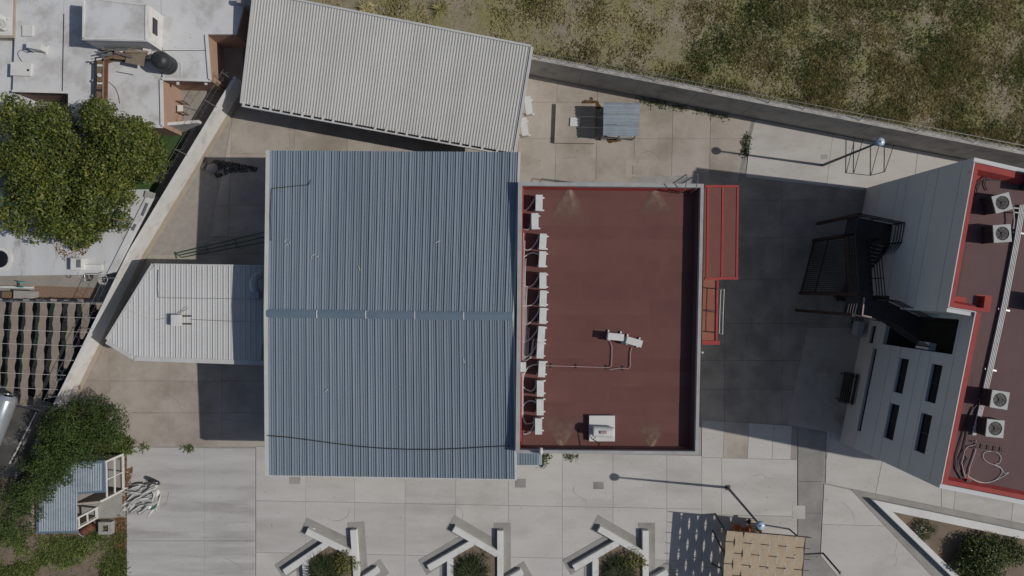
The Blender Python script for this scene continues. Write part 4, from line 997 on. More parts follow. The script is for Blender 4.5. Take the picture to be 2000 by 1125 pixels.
tk = thing('water_tank', 'black plastic water tank standing on the white house roof', 'water tank', P(318,128,HZ))
c = P(323,124,HZ+.4)
m = MB(); m.lathe((c.x,c.y,HZ),[(.44,0),(.48,.05),(.48,.3),(.46,.33),(.48,.36),(.48,.62),(.46,.65),(.48,.68),(.48,.95),(.4,1.1),(.26,1.2),(.24,1.21)],24); m.build('body', 'tank_black', tk, True)
m = MB(); m.lathe((c.x,c.y,HZ+1.2),[(.24,0),(.25,.04),(.22,.09),(.05,.11)],20); m.build('lid', 'tank_black', tk)
m = MB(); m.tube([(c.x+.5,c.y+.15,HZ+.03),(c.x+.62,c.y+.1,HZ+.03),(c.x+.62,c.y-.5,HZ+.03)], .02, 5); m.build('pipe', 'pvc', tk)
# brick-and-timber column of junk, boards leaning by the upper room
def board(px, py, z, d, rz, tilt, mat, name, label, cat, group=None):
    p = P(px,py,z); m = MB(); m.box((0,0,-d[2]/2), d); o = m.build(name, mat); o.location = p + Vector((0,0,d[2]/2)); o.rotation_euler = (tilt[0], tilt[1], rz); return tag(o, label, cat, group)
board(265,112,HZ+.62,(1.0,.75,.025),R(-12),(R(5),R(-4)),'board','board','large brown board resting across the junk pile on the roof','board')
board(234,107,HZ+.55,(.55,.5,.025),R(-2),(R(-6),R(8)),'wood','board','smaller brown board beside the large board on the junk pile','board')
board(287,105,HZ+.45,(.42,.5,.02),R(-8),(R(8),R(5)),'white_paint','board','crumpled white sheet between the boards and the black water tank','sheet')
rnd = random.Random(3)
for k in range(38):
    x = rnd.uniform(186,290); y = rnd.uniform(99,114) if x > 212 else rnd.uniform(96,118); L_ = rnd.uniform(.5,1.3)
    mt = rnd.choice(['wood','wood','rust','steel','dark_steel','board','white_paint'])
    p = P(x,y,HZ+.3); an = rnd.gauss(0,.25); z0 = HZ+.03+rnd.uniform(0,.75)*(1 if x > 215 else .5); dd = Vector((math.cos(an), math.sin(an), rnd.uniform(-.12,.12)))
    m = MB(); m.bar(Vector((p.x,p.y,z0))-dd*L_/2, Vector((p.x,p.y,z0))+dd*L_/2, rnd.uniform(.05,.13), rnd.uniform(.03,.05))
    tag(m.build('scrap_timber', mt), 'piece of scrap timber or pipe in the pile below the upper room', 'scrap', 'scrap pile on the white roof')
for (x,y) in ((232,110),(262,118),(286,108)):
    p = P(x,y,HZ+.3); m = MB(); m.box((p.x,p.y,HZ),(.3,.3,.5),.2); tag(m.build('crate', 'wood'), 'wooden crate carrying the boards of the roof junk pile', 'crate', 'crates under the junk boards')
pq_ = thing('plank_rack', 'narrow rack of weathered planks with a rusty rail on the white roof', 'rack', P(196,155,HZ))
for k, (x, mt, wd) in enumerate(((187,'dark_steel',.07),(195,'wood',.3),(203,'board',.07),(207,'rust',.13))):
    m = MB(); a, b = P(x,112,HZ+.35), P(x-1.5,196,HZ+.35); m.bar(a-Vector((0,0,.05*k%.1)), b-Vector((0,0,.05*k%.1)), wd, .07+.02*k); m.build('plank', mt, pq_)
for yy in (125,160,190):
    m = MB(); p = P(197,yy,HZ); m.box((p.x,p.y,HZ),(.6,.12,.28)); m.build('support', 'cement', pq_)
for (yy,mt) in ((128,'white_paint'),(156,'wood'),(163,'white_paint'),(176,'dark_steel')):
    m = MB(); p = P(195,yy,HZ+.4); m.box((p.x,p.y,HZ+.38),(.26,.1 if mt!='wood' else .2,.05)); m.build('block', mt, pq_)
m = MB(); p = P(194,147,HZ+.45); m.lathe((p.x,p.y,HZ+.4),[(.1,0),(.1,.1),(.085,.11)],14); tag(m.build('paint_pot', 'pvc'), 'round pale pot standing on the plank rack', 'pot')
m = MB(); m.tube([P(v.x,v.y,HZ+.03) for v in spl([(209,158),(222,168),(230,182),(234,202)])], .014, 4); tag(m.build('cable', 'steel'), 'thin cable lying on the white roof below the plank rack', 'cable')
m = MB(); m.bar(P(227,140,HZ+.03),P(260,146,HZ+.03),.03,.03); tag(m.build('steel_rod', 'dark_steel'), 'dark rod lying on the white roof near the junk boards', 'rod')

# white roof under the trees beside the boundary wall
CZ = 1.8
hC = thing('white_house', 'long house with worn leaf-strewn white roof against the boundary wall', 'house', (*PX(100,460), NZ))
m = MB(); prismpx(m, [(-150,368),(270,371),(285,385),(205,533),(-150,540)], CZ, NZ-.01, CZ-.1); m.build('wall', 'white_wall', hC)
m = MB(); prismpx(m, [(-150,367),(289,370),(291,384),(207,536),(-150,541)], CZ, CZ-.1, CZ); m.build('roof_slab', 'white_roof_worn', hC)
m = MB(); prismpx(m, [(287,380),(299,385),(224,531),(209,535)], CZ+.08, CZ-.1, CZ+.09); m.build('roof_strip', 'white_roof', hC)
for (x,y,dx,dy) in ((283,409,5,-12),(262,444,3,-6)):
    m = MB(); m.bar(P(x-dx,y-dy,CZ+.13), P(x+dx,y+dy,CZ+.13), .1, .06); m.build('vent_slot', 'fan_grey', hC)
m = MB(); prismpx(m, [(284,372),(302,377),(298,388),(282,384)], CZ+.12, CZ, CZ+.13); m.build('ridge_block', 'cement', hC)
u = thing('roof_cooler', 'white cooler box with a long duct on the worn white roof', 'cooler', P(160,522,CZ))
c = P(148,516,CZ+.5); m = MB(); m.box((c.x,c.y,CZ),(.55,.62,.5)); b = m.build('body', 'ac_white', u); m = MB(); m.box((c.x+.14,c.y+.04,CZ+.5),(.24,.42,.01)); m.build('grille', 'fan_grey', b)
c = P(180,522,CZ+.2); m = MB(); m.box((c.x,c.y,CZ),(1.0,.3,.2)); m.build('duct', 'ac_white', u)
m = MB(); m.tube([P(v.x,v.y,CZ+.04) for v in spl([(153,532),(155,543),(160,549),(166,548),(166,536),(180,534),(192,534),(200,531)])], .02, 5); m.build('pipe', 'steel', u)
ds = thing('satellite_coil', 'coil of pale hose hanging at the corner of worn white roof', 'hose coil', P(203,545,CZ-.2))
m = MB()
for k in range(4): 
    c = P(203,546,CZ-.1); m.tube([(c.x+math.cos(a/12*2*math.pi)*(.16+.03*k), c.y+math.sin(a/12*2*math.pi)*(.19+.03*k), CZ-.12+.04*k) for a in range(13)], .018, 4)
m.build('loop', 'pvc', ds)
m = MB(); m.bar(P(203,540,CZ-.2)+Vector((0,.25,0)), P(203,548,CZ-.2), .05, .05); m.build('hook', 'steel', ds)
tm = thing('roof_dome', 'dark round skylight with a white rim on the worn roof', 'skylight', P(2,506,CZ))
c = P(0,506,CZ+.1); m = MB(); m.lathe((c.x,c.y,CZ),[(.62,0),(.62,.12),(.5,.13)],24); m.build('rim', 'white_paint', tm); m = MB(); m.lathe((c.x,c.y,CZ+.13),[(.46,0),(.4,.02),(.1,.03)],24); m.build('dome', 'glass', tm, True)

# patio strip and striped shade netting
m = MB(); wall_seg(m, PX(66,560,NZ), PX(-100,556,NZ), .1, NZ, NZ+.25); tag(m.build('low_wall', 'white_wall'), 'low cream wall beside the gravel bed and teal slide', 'wall')
tc = thing('toy_slide', 'small teal plastic toy slide by the gravel bed', 'toy', P(40,555,NZ))
c = P(41,556,NZ+.2); m = MB(); m.add([(c.x-.25,c.y-.15,NZ+.02),(c.x+.15,c.y-.15,NZ+.5),(c.x+.15,c.y+.15,NZ+.5),(c.x-.25,c.y+.15,NZ+.02),(c.x-.25,c.y-.15,NZ+.1),(c.x+.15,c.y-.15,NZ+.6),(c.x+.15,c.y+.15,NZ+.6),(c.x-.25,c.y+.15,NZ+.1)], [(0,1,2,3),(0,1,5,4),(3,2,6,7)]); m.build('chute', 'teal', tc)
m = MB()
for s in (-.14,.14): m.bar((c.x+.17,c.y+s,NZ),(c.x+.15,c.y+s,NZ+.62),.05,.05)
m.build('ladder', 'teal', tc)
roofbox(45,576,NZ,(.95,.42,.55),R(-2),'cement','masonry_counter','small masonry counter beside the striped shade netting','counter')
roofbox(13,577,NZ,(.45,.4,.4),0,'wood','wooden_box','dark wooden box beside the masonry counter','box')
SNZ = 1.62
sn = thing('shade_netting', 'awning of brown fabric strips on white cords over dark green ground', 'awning', (*PX(80,690), NZ))
def edge(y): return 203 - (y-592)*.545     # slanting edge along the boundary wall
cords = [590,617,645,672,700,729,757,790,820]
for k in range(8):
    xt = -3+27.6*k; m = MB(); vs = []; n = 0
    for j in range(34):
        y = 590 + j*7.2; wob = math.sin(j*.9+k*1.7)*1.1; sl = -(y-590)*.062
        xc = xt + sl + wob; hw = 7.2+.9*math.sin(j*1.63+k)
        x0_, x1_ = xc-hw+6, xc+hw+6
        lim = edge(y)-3
        if x0_ > lim-2: break
        x1_ = min(x1_, lim)
        sag = -.05*abs(math.sin((y-590)/28*math.pi))
        vs += [P(x0_,y,SNZ+sag), P(x1_,y,SNZ+sag)]; n += 1
    if n < 2: continue
    m.add(vs, [(2*i,2*i+1,2*i+3,2*i+2) for i in range(n-1)]); m.build('fabric_strip', 'shade_cloth', sn)
for y in cords:
    m = MB(); m.tube([P(-20,y-2,SNZ+.015), P(max(5,edge(y)),y+4,SNZ+.015)], .014, 4); m.build('cord', 'pvc', sn)
for (x,y) in ((3,588),(60,588),(120,589),(196,591),(112,742),(60,800)):
    p = P(x,y,SNZ); m = MB(); m.box((p.x,p.y,NZ),(.06,.06,SNZ-NZ+.02)); m.build('post', 'steel', sn)
m = MB(); m.bar(P(-20,588,SNZ), P(200,591,SNZ), .05, .05); m.build('beam', 'steel', sn)
# shed roof and parked car by the tree
sh = thing('dark_shed', 'shed with a stained dark roof under the feathery tree', 'shed', (*PX(20,850), 0))
m = MB(); prismpx(m, [(-120,740),(28,795),(70,805),(20,905),(-120,1000)], 2.2, 0, 2.1); m.build('wall', 'grey_wall', sh)
m = MB(); prismpx(m, [(-122,738),(28,793),(73,803),(22,908),(-122,1003)], 2.2, 2.1, 2.2); m.build('roof_slab', 'shed_roof', sh)
lip([(20,905),(72,805)], 2.2, .05, .06, 'white_paint', sh)
ct = thing('metal_tank', 'shiny silver tank lying on the dark stained shed roof', 'tank', P(-5,810,2.2))
m = MB(); c0, c1 = P(16,772,2.75), P(-22,872,2.75); dd = (c1-c0)
prf = [(0,.25),(.02,.42),(.08,.5),(.92,.5),(.98,.42),(1,.25)]
vs = []; fs = []; sdv = Vector((dd.y,-dd.x,0)).normalized()
for t, r in prf:
    for k in range(18):
        a = k/18*2*math.pi; vs.append(c0+dd*t+sdv*math.cos(a)*r+Vector((0,0,math.sin(a)*r)))
for i in range(len(prf)-1):
    for k in range(18): fs.append((i*18+k,i*18+(k+1)%18,(i+1)*18+(k+1)%18,(i+1)*18+k))
m.add(vs, fs+[tuple(range(18)), tuple(range(90,108))]); m.build('body', 'silver', ct, True)
for t in (.2,.8): m = MB(); c = c0+dd*t; m.box((c.x,c.y,2.2),(.5,.14,.12),math.atan2(sdv.y,sdv.x)); m.build('saddle', 'dark_steel', ct)

# ------------------------------------------------------------------ vegetation
import numpy as np
def leafmesh(name, mat, pts, size, parent=None, seed=1, up=.55, long=1.9):
    """one folded leaf (two triangles) per point; pts = array of positions with outward hints"""
    rg = np.random.default_rng(seed); n = len(pts); pos = pts[:, :3]; hint = pts[:, 3:6]
    nrm = hint*.7 + rg.normal(size=(n,3))*.55; nrm[:,2] += up; nrm /= np.linalg.norm(nrm, axis=1)[:,None]
    t = rg.normal(size=(n,3)); t -= nrm*np.sum(t*nrm,axis=1)[:,None]; t /= np.linalg.norm(t,axis=1)[:,None]; b = np.cross(nrm, t)
    L = (size*rg.uniform(.6,1.3,n))[:,None]; W = L/long
    a0 = pos - t*L*.5; a1 = pos + b*W*.5 + nrm*L*.06; a2 = pos + t*L*.5 - nrm*L*.1; a3 = pos - b*W*.5 + nrm*L*.06
    v = np.stack([a0,a1,a2,a3],axis=1).reshape(-1,3)
    idx = (np.arange(n)*4)[:,None]
    f = np.concatenate([idx+np.array([0,1,2]), idx+np.array([0,2,3])],axis=1).reshape(-1,3)
    o = Vector((0,0,0)) if parent is None else ORG[parent.name]
    me = bpy.data.meshes.new(name); me.vertices.add(len(v)); me.vertices.foreach_set('co', (v-np.array(o)).ravel())
    me.loops.add(len(f)*3); me.loops.foreach_set('vertex_index', f.ravel().astype(np.int32))
    me.polygons.add(len(f)); me.polygons.foreach_set('loop_start', np.arange(0,len(f)*3,3,dtype=np.int32)); me.update(calc_edges=True)
    me.materials.append(MAT[mat]); ob = bpy.data.objects.new(name, me); COL.objects.link(ob)
    if parent is not None: ob.parent = parent
    ORG[ob.name] = o; return ob
def clumps(cs, per, seed, shell=.55):
    """cs: list of (x,y,z,r) leaf clumps -> points with outward hints, denser near the clump surface"""
    rg = np.random.default_rng(seed); out = []
    for (x,y,z,r) in cs:
        n = max(6, int(per*(r/.5)**2)); d = rg.normal(size=(n,3)); d[:,2] = np.abs(d[:,2])*.9-.25; d /= np.linalg.norm(d,axis=1)[:,None]
        rr = r*(shell+(1.08-shell)*rg.uniform(0,1,n)**.6)*(1+.14*rg.normal(size=n)); p = d*rr[:,None]*np.array([1,1,.8]) + np.array([x,y,z])
        out.append(np.concatenate([p,d],axis=1))
    return np.concatenate(out)
def tree(name, label, blobs, base, nclump, per, leaf, mats, seed, cr=(.35,.7)):
    """blobs: (px,py,top_h,rpx) domes that make up the crown; base = pixel of trunk foot"""
    rg = random.Random(seed); bz0 = base[2]; b0 = Vector((*PX(base[0],base[1],bz0), bz0))
    rt = thing(name, label, 'tree', b0); cs = []; wsum = sum(b[3]**2 for b in blobs)
    for (px,py,top,rp) in blobs:
        c = P(px,py,top); rad = rp*(H-top)/F; n = max(3, int(nclump*rp*rp/wsum))
        for k in range(n):
            a = k*2.39996 + rg.uniform(-.3,.3); t = math.sqrt((k+.5)/n); q_ = t*rad*rg.uniform(.9,1.04)
            r = rg.uniform(*cr)*(1.1-.35*t)
            zz = top - r*.6 - (top*.36)*(t**2.4) + rg.uniform(-.8,.35)
            if noise.noise(Vector((c.x+math.cos(a)*q_, c.y+math.sin(a)*q_, seed))*.9) < -.3: continue
            cs.append((c.x+math.cos(a)*q_, c.y+math.sin(a)*q_, zz, r))
            if t > .55 and rg.random() < .7: cs.append((c.x+math.cos(a)*q_*.9, c.y+math.sin(a)*q_*.9, zz-rg.uniform(.5,1.0), r*.9))
    m = MB(); fork = Vector((b0.x, b0.y, bz0+1.3)); m.tube([b0, b0.lerp(fork,.5)+Vector((.05,0,0)), fork], .2, 9, .15)
    m.build('trunk', 'bark', rt, True)
    m = MB()
    for (x,y,z,r) in cs[::3]:
        e = Vector((x,y,z-r*.3)); mid = fork.lerp(e,.5)+Vector((rg.uniform(-.2,.2),rg.uniform(-.2,.2),.25)); m.tube([fork, fork.lerp(mid,.5)+Vector((0,0,.1)), mid, e], .07, 5, .015)
    m.build('branches', 'bark', rt, True)
    P_ = clumps(cs, per, seed); rg2 = np.random.default_rng(seed); pick = rg2.uniform(0,1,len(P_))
    lo = 0
    for mt, fr in mats:
        sel = (pick >= lo) & (pick < lo+fr); lo += fr; leafmesh('crown', mt, P_[sel], leaf, rt, seed+int(lo*10))
    return rt
tree('broadleaf_tree', 'wide dense broadleaf tree shading the worn white roof', [(40,300,5.2,98),(80,372,5.3,90),(158,396,4.7,54),(15,400,5.0,64),(55,225,4.9,46),(110,436,4.5,36),(0,215,4.8,40),(120,300,4.9,40)], (80,335,NZ), 230, 190, .155,
     [('leaf_bright',.62),('leaf_yellow',.2),('leaf_dark',.18)], 11)
tree('broadleaf_tree', 'rounder broadleaf tree beside the artificial lawn and white house', [(190,250,5.0,50),(225,292,4.8,46),(185,328,4.7,44),(232,250,4.6,30),(172,220,4.6,32),(205,355,4.4,28)], (215,285,NZ), 150, 190, .155,
     [('leaf_bright',.6),('leaf_yellow',.28),('leaf_dark',.12)], 23)
tree('feathery_tree', 'feathery dark green tree hanging over the blue-roofed kiosk', [(105,850,4.6,60),(145,868,4.2,48),(78,892,4.5,54),(32,945,4.2,40),(170,838,4.0,34),(15,990,4.0,40),(85,918,3.9,40),(92,836,4.2,44),(195,862,3.6,24),(125,905,3.5,30),(0,1040,3.6,34),(40,960,3.8,36)], (85,900,0), 190, 330, .1,
     [('leaf_fine',.7),('leaf_dark',.3)], 31, (.3,.6))

def bush(name, label, px, py, rp, hgt, leaf, mats, n, per, seed, z=0, cat='shrub', flowers=0):
    rg = random.Random(seed); c = P(px,py,hgt*.5+z); rad = rp*.0275; rt = thing(name, label, cat, (c.x,c.y,z)); cs = []
    for k in range(n):
        a = k*2.39996; t = math.sqrt((k+.5)/n); cs.append((c.x+math.cos(a)*t*rad, c.y+math.sin(a)*t*rad*rg.uniform(.8,1), z+hgt*(1-.55*t*t)*rg.uniform(.75,1)-.1, rad*rg.uniform(.26,.42)))
    m = MB()
    for (x,y,zz,r) in cs: m.tube([(c.x,c.y,z-.02),((c.x+x)/2,(c.y+y)/2,z+zz*.35),(x,y,zz)], .018, 4, .006)
    m.build('stems', 'bark', rt); P_ = clumps(cs, per*4, seed, .2); pick = np.random.default_rng(seed).uniform(0,1,len(P_)); lo = 0
    for mt, fr in mats: sel = (pick>=lo)&(pick<lo+fr); lo += fr; leafmesh('foliage', mt, P_[sel], leaf, rt, seed+3+int(lo*10))
    if flowers:
        q_ = clumps([(c.x-rad*.45,c.y+rad*.1,z+hgt*.75,rad*.45)], flowers, seed+1, .5); leafmesh('blossom', 'flower', q_, .05, rt, seed+8, long=1.1)
    return rt
def spiky(name, label, px, py, rad, z, n, seed, mat='leaf_dark', cat='plant', ht=.7):
    """rosette of long narrow arching blades"""
    rg = random.Random(seed); c = P(px,py,z+.2); rt = thing(name, label, cat, (c.x,c.y,z)); m = MB()
    for k in range(n):
        a = rg.uniform(0,2*math.pi); L_ = rad*rg.uniform(.55,1.1); e = rg.uniform(.15,1.2); w_ = .022; x0 = c.x+rg.gauss(0,rad*.22); y0 = c.y+rg.gauss(0,rad*.22); pv_ = None
        d = Vector((math.cos(a),math.sin(a),0)); s = Vector((-d.y,d.x,0)); vs = []
        for j in range(5):
            t = j/4; r = L_*t; zz = z + ht*math.sin(e)*(1.6*t-1.15*t*t)+.03; p = Vector((x0,y0,zz))+d*r
            ww = w_*(1-t*.85); vs += [p-s*ww, p+s*ww]
        m.add(vs, [(2*j,2*j+1,2*j+3,2*j+2) for j in range(4)])
    m.build('blades', mat, rt); return rt

def in_poly(x, y, pl):
    c = False; j = len(pl)-1
    for i in range(len(pl)):
        if (pl[i][1] > y) != (pl[j][1] > y) and x < (pl[j][0]-pl[i][0])*(y-pl[i][1])/(pl[j][1]-pl[i][1])+pl[i][0]: c = not c
        j = i
    return c
def grass(name, label, zone, n, mat, seed, h=(.12,.3), wd=.03, dens=None, z=-.05, cat='grass'):
    """blades grown as tufts inside a pixel polygon; dens(px,py)->0..1"""
    rg = random.Random(seed); xs = [p[0] for p in zone]; ys = [p[1] for p in zone]; V = []; Fc = []
    cnt = 0; tries = 0
    while cnt < n and tries < n*6:
        tries += 1; px = rg.uniform(min(xs),max(xs)); py = rg.uniform(min(ys),max(ys))
        if not in_poly(px,py,zone): continue
        dn = dens(px,py) if dens else 1.0
        if rg.random() > dn: continue
        g0 = P(px,py,0)
        for k in range(7):
            x = g0.x+rg.gauss(0,.1); y = g0.y+rg.gauss(0,.1); a = rg.uniform(0,2*math.pi); L_ = rg.uniform(*h)*(.6+.6*dn); lean = rg.uniform(.5,1.6)
            d = (math.cos(a),math.sin(a)); b = len(V); w_ = wd*rg.uniform(.6,1.2)
            V += [(x-d[1]*w_/2,y+d[0]*w_/2,z),(x+d[1]*w_/2,y-d[0]*w_/2,z),(x+d[0]*L_*lean*.45+d[1]*w_*.4,y+d[1]*L_*lean*.45-d[0]*w_*.4,z+L_*(.8-.25*lean)),(x+d[0]*L_*lean,y+d[1]*L_*lean,z+L_*max(.12,.9-.5*lean))]
            Fc += [(b,b+1,b+2),(b,b+2,b+3)]; cnt += 1
    m = MB(); m.v = V; m.f = Fc; o = m.build(name, mat); o['label'] = label; o['category'] = cat; o['kind'] = 'stuff'; return o
nz = lambda x, y, s, o=0: noise.fractal(Vector((x*s, y*s, o)), 1.0, 2.0, 4)
wl_y = lambda x: 122+(x-1040)*.176
field = [(560,-70),(2080,-70),(2080,wl_y(2080)-2),(1042,wl_y(1042)-2),(1042,88),(640,10)]
def fd(px, py):
    v = nz(px, py, .011, 2.0); g_ = .36+v*.95 + (.12 if px > 1640 else 0) + (.3 if py < 40 and 1560 < px < 1800 else 0) - (.3 if px < 960 else 0)
    if wl_y(px)-py < 26: g_ += .3
    return max(.02, min(1, g_))
grass('field_grass', 'green grass of the open field beyond the grey wall', field, 48000, 'grass_field', 5, (.07,.2), .022, fd)
grass('field_grass', 'short green grass in the greener half of the open field', [(1560,-70),(2080,-70),(2080,wl_y(2080)-2),(1300,wl_y(1300)-2),(1300,120)], 26000, 'grass_garden', 15, (.06,.16), .024, lambda x, y: max(.05, min(1, .4+nz(x,y,.009,5.0)*1.2)))
grass('field_grass', 'straw-coloured dry grass patches of the open field', field, 40000, 'grass_dry', 6, (.07,.18), .02, lambda x, y: max(.02, min(1, .1+nz(x,y,.012,9.0)*1.3+(.4 if x > 1400 else .0))))
grass('garden_grass', 'patchy grass round the blue-roofed kiosk', [(-20,980),(68,1040),(150,1045),(246,1000),(246,1150),(-20,1150)], 16000, 'grass_garden', 8, (.08,.2), .03, lambda x, y: max(.03, min(1, .42+nz(x,y,.02,4)*1.3)), -.006)
grass('garden_grass', 'grass and weeds beside the broom-finished slab\'s corner', [(195,850),(258,860),(252,880),(238,882),(200,895)], 2600, 'grass_garden', 12, (.1,.28), .03, None, -.006)
for k, (z_, lb, n) in enumerate((([(1245,190),(1330,207),(1425,228),(1420,231),(1330,214),(1245,198)], 'weeds along the foot of the grey wall', 700), ([(1451,272),(1462,262),(1466,275),(1458,305),(1449,303)], 'weeds growing in the drain strip', 420),
        ([(1057,890),(1075,889),(1060,912),(1052,905)], 'weeds by the small blue lean-to', 300), ([(1104,889),(1132,889),(1125,895),(1108,894)], 'thin weeds along the foot of the red-roofed building', 130),
        ([(350,870),(382,871),(376,879),(356,877)], 'weeds in the joint between the slabs', 150), ([(275,868),(289,866),(288,878),(276,876)], 'small weed tuft at the broom-finished slab\'s corner', 100))):
    grass('weeds', lb, z_, n, 'grass_garden', 40+k, (.04,.13), .022, None, .03, 'weeds')
for k, (px, py, s) in enumerate(((655,40,1.0),(715,18,.9),(860,15,1.0))):
    spiky('grass_tussock', ('green grass tussock behind the white shed','straw-coloured dry tussock behind the white shed','small weedy tussock near the dark burnt patch')[k], px, py, .55*s, -.05, 160, 60+k, ('grass_field','grass_dry','grass_field')[k], 'tussock', .5)

# ------------------------------------------------------------------ leaf litter
def litter(label, zone, n, seed, z, size=.1, mat='dry_leaf'):
    rg = np.random.default_rng(seed); xs = [p[0] for p in zone]; ys = [p[1] for p in zone]; L_ = []
    while len(L_) < n:
        x = rg.uniform(min(xs),max(xs)); y = rg.uniform(min(ys),max(ys))
        if in_poly(x,y,zone) and nz(x,y,.05,seed) > -.22: p = P(x,y,z); L_.append((p.x,p.y,z+.012+rg.uniform(0,.03),0,0,1))
    o = leafmesh('leaf_litter', mat, np.array(L_), size, None, seed, up=1.2); o['label'] = label; o['category'] = 'leaves'; o['kind'] = 'stuff'
litter('dry brown leaves heaped by the cistern plinth', [(1136,196),(1150,189),(1165,195),(1175,212),(1163,212),(1160,202),(1138,202)], 700, 1, .035)
litter('dry brown leaves along the foot of the pump hut', [(1183,271),(1218,270),(1212,275),(1190,279)], 350, 2, .035)
litter('brown leaves strewn on the worn white roof under the tree', [(110,460),(135,440),(205,430),(222,445),(190,460),(165,500),(125,510),(105,480)], 700, 3, CZ+.005, .09)
litter('brown leaf litter along the white frames of the kiosk', [(243,895),(262,905),(256,945),(247,1000),(240,1000),(240,950)], 900, 4, .005)
litter('brown leaf litter along the edge of the broom-finished slab', [(228,1005),(246,1005),(246,1125),(236,1125),(225,1060)], 1200, 5, .0)
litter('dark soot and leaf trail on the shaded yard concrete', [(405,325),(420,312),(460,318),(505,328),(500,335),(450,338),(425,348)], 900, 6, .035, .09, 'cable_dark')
litter('brown leaves at the foot of the boundary wall by the feathery tree', [(130,785),(152,780),(158,800),(140,830),(128,815)], 600, 7, .035)

# ------------------------------------------------------------------ star planters
def star(label, cx, cy, rot):
    """six white bench walls in a pinwheel round a hexagonal bed"""
    rt = thing('star_planter', label, 'planter', (*PX(cx,cy), 0), 'white pinwheel planters on the plaza'); zt_ = .34; s = (H-zt_)/F
    c = Vector(PX(cx,cy,zt_)); rad = 56.6*s; ws = 12.5*s; ext = 49*s
    vt = [c + Vector((math.cos(rot-k*math.pi/3), math.sin(rot-k*math.pi/3)))*rad for k in range(6)]
    for k in range(6):
        a, b = vt[k], vt[(k+1) % 6]; d = (b-a).normalized(); n_ = Vector((d.y,-d.x))
        st_a = a - d*ext; en = b - d*ws*.45; bv = .015
        m = MB(); m.prism([st_a + n_*ws/2, en + n_*ws/2, en - n_*ws/2, st_a - n_*ws/2], 0, zt_-bv-.002*k)
        m.prism([st_a + n_*(ws/2-bv) + d*bv, en + n_*(ws/2-bv), en - n_*(ws/2-bv), st_a - n_*(ws/2-bv) + d*bv], zt_-bv-.002*k, zt_-.002*k); m.build('bench_wall', 'white_paint', rt)
        o = .34; pp_ = [st_a - d*o + n_*(ws/2+o*.55), b + n_*(ws/2+.02), b - n_*(ws/2+o*1.2), st_a - d*o - n_*(ws/2+o*1.2)]
        mm = MB(); mm.prism(pp_, 0, .037+.0025*k); mm.build('apron', 'apron_grey', PAVE)
    m = MB(); m.prism([p - (p-c)*.06 for p in vt], 0, .2); m.build('bed', 'soil', rt)
pc = [('white pinwheel planter whose bed mixes spiky and yellow-green plants', 646,1116, R(94)), ('white pinwheel planter whose bed holds one big dark spiky clump', 928,1114, R(90)), ('white pinwheel planter nearest the woven shade', 1212,1114, R(90))]
SP = [('dark spiky clump in the planter with yellow-green leaves','yellow-green bush in the planter with the spiky clump'), ('big dark spiky clump in the middle planter','thin weedy bush at the planter\'s edge by the big clump'), ('dark spiky clump in the planter nearest the woven shade','yellow-green bush in the planter nearest the woven shade')]
for k, (lb, x, y, r_) in enumerate(pc):
    star(lb, x, y, r_)
    spiky('spiky_plant', SP[k][0], x-8+3*k, y+5, .98-.06*k, .2, 1000, 70+k*3, 'leaf_spiky', 'plant', .8)
    if k != 1: bush('leafy_bush', SP[k][1], x+(24 if k == 0 else 22), y-16, 25, .62, .1, [('leaf_yellow',.75),('leaf_bright',.25)], 14, 60, 80+k, .2)
    else: bush('leafy_bush', SP[k][1], x+16, y-28, 13, .3, .07, [('leaf_dark',.8),('leaf_yellow',.2)], 7, 40, 80+k, .2)

# triangular planter
tp = thing('corner_planter', 'white low-walled triangular planter beside the grey building', 'planter', G(1800,1060)); tz = .42
A0 = P(1704,976,tz); dirR = (P(2000,1038,tz)-A0).xy.normalized(); dirL = (P(1858,1125,tz)-A0).xy.normalized()
def ray(o, d, t): return Vector((o.x+d.x*t, o.y+d.y*t))
nR = Vector((dirR.y,-dirR.x)); nL = Vector((-dirL.y,dirL.x)); wR, wL = .42, .3
Ai = meet((A0.xy+nR*wR, dirR), (A0.xy+nL*wL, dirL))
m = MB(); m.prism([A0.xy, ray(A0,dirR,14), ray(Vector((Ai.x,Ai.y,0)),dirR,14), Ai], 0, tz); m.build('planter_wall', 'white_paint', tp)
m = MB(); m.prism([A0.xy, Ai, ray(Vector((Ai.x,Ai.y,0)),dirL,9), ray(A0,dirL,9)], 0, tz-.003); m.build('planter_wall', 'white_paint', tp)
m = MB(); m.prism([Ai, ray(Vector((Ai.x,Ai.y,0)),dirR,14), ray(Vector((Ai.x,Ai.y,0)),dirL,9)], 0, .12); m.build('bed', 'soil', tp)
bush('flowering_shrub', 'low round shrub with white blossom in the triangular planter', 1806,1036, 24, .4, .07, [('leaf_fine',.8),('leaf_dark',.2)], 16, 90, 91, .12, 'shrub', 160)
bush('leafy_shrub', 'large dark leafy shrub in the triangular planter', 1915,1092, 46, 1.0, .13, [('leaf_dark',.6),('leaf_bright',.4)], 30, 70, 92, .12)
bush('leafy_shrub', 'sprawling shrub beyond the large dark one in the planter', 1982,1078, 28, .8, .12, [('leaf_bright',.6),('leaf_dark',.4)], 16, 60, 93, .12)
bush('leafy_shrub', 'small green shrub by the kerb between the planter\'s big shrubs', 1921,1052, 12, .5, .1, [('leaf_bright',.8),('leaf_dark',.2)], 8, 50, 94, .12)

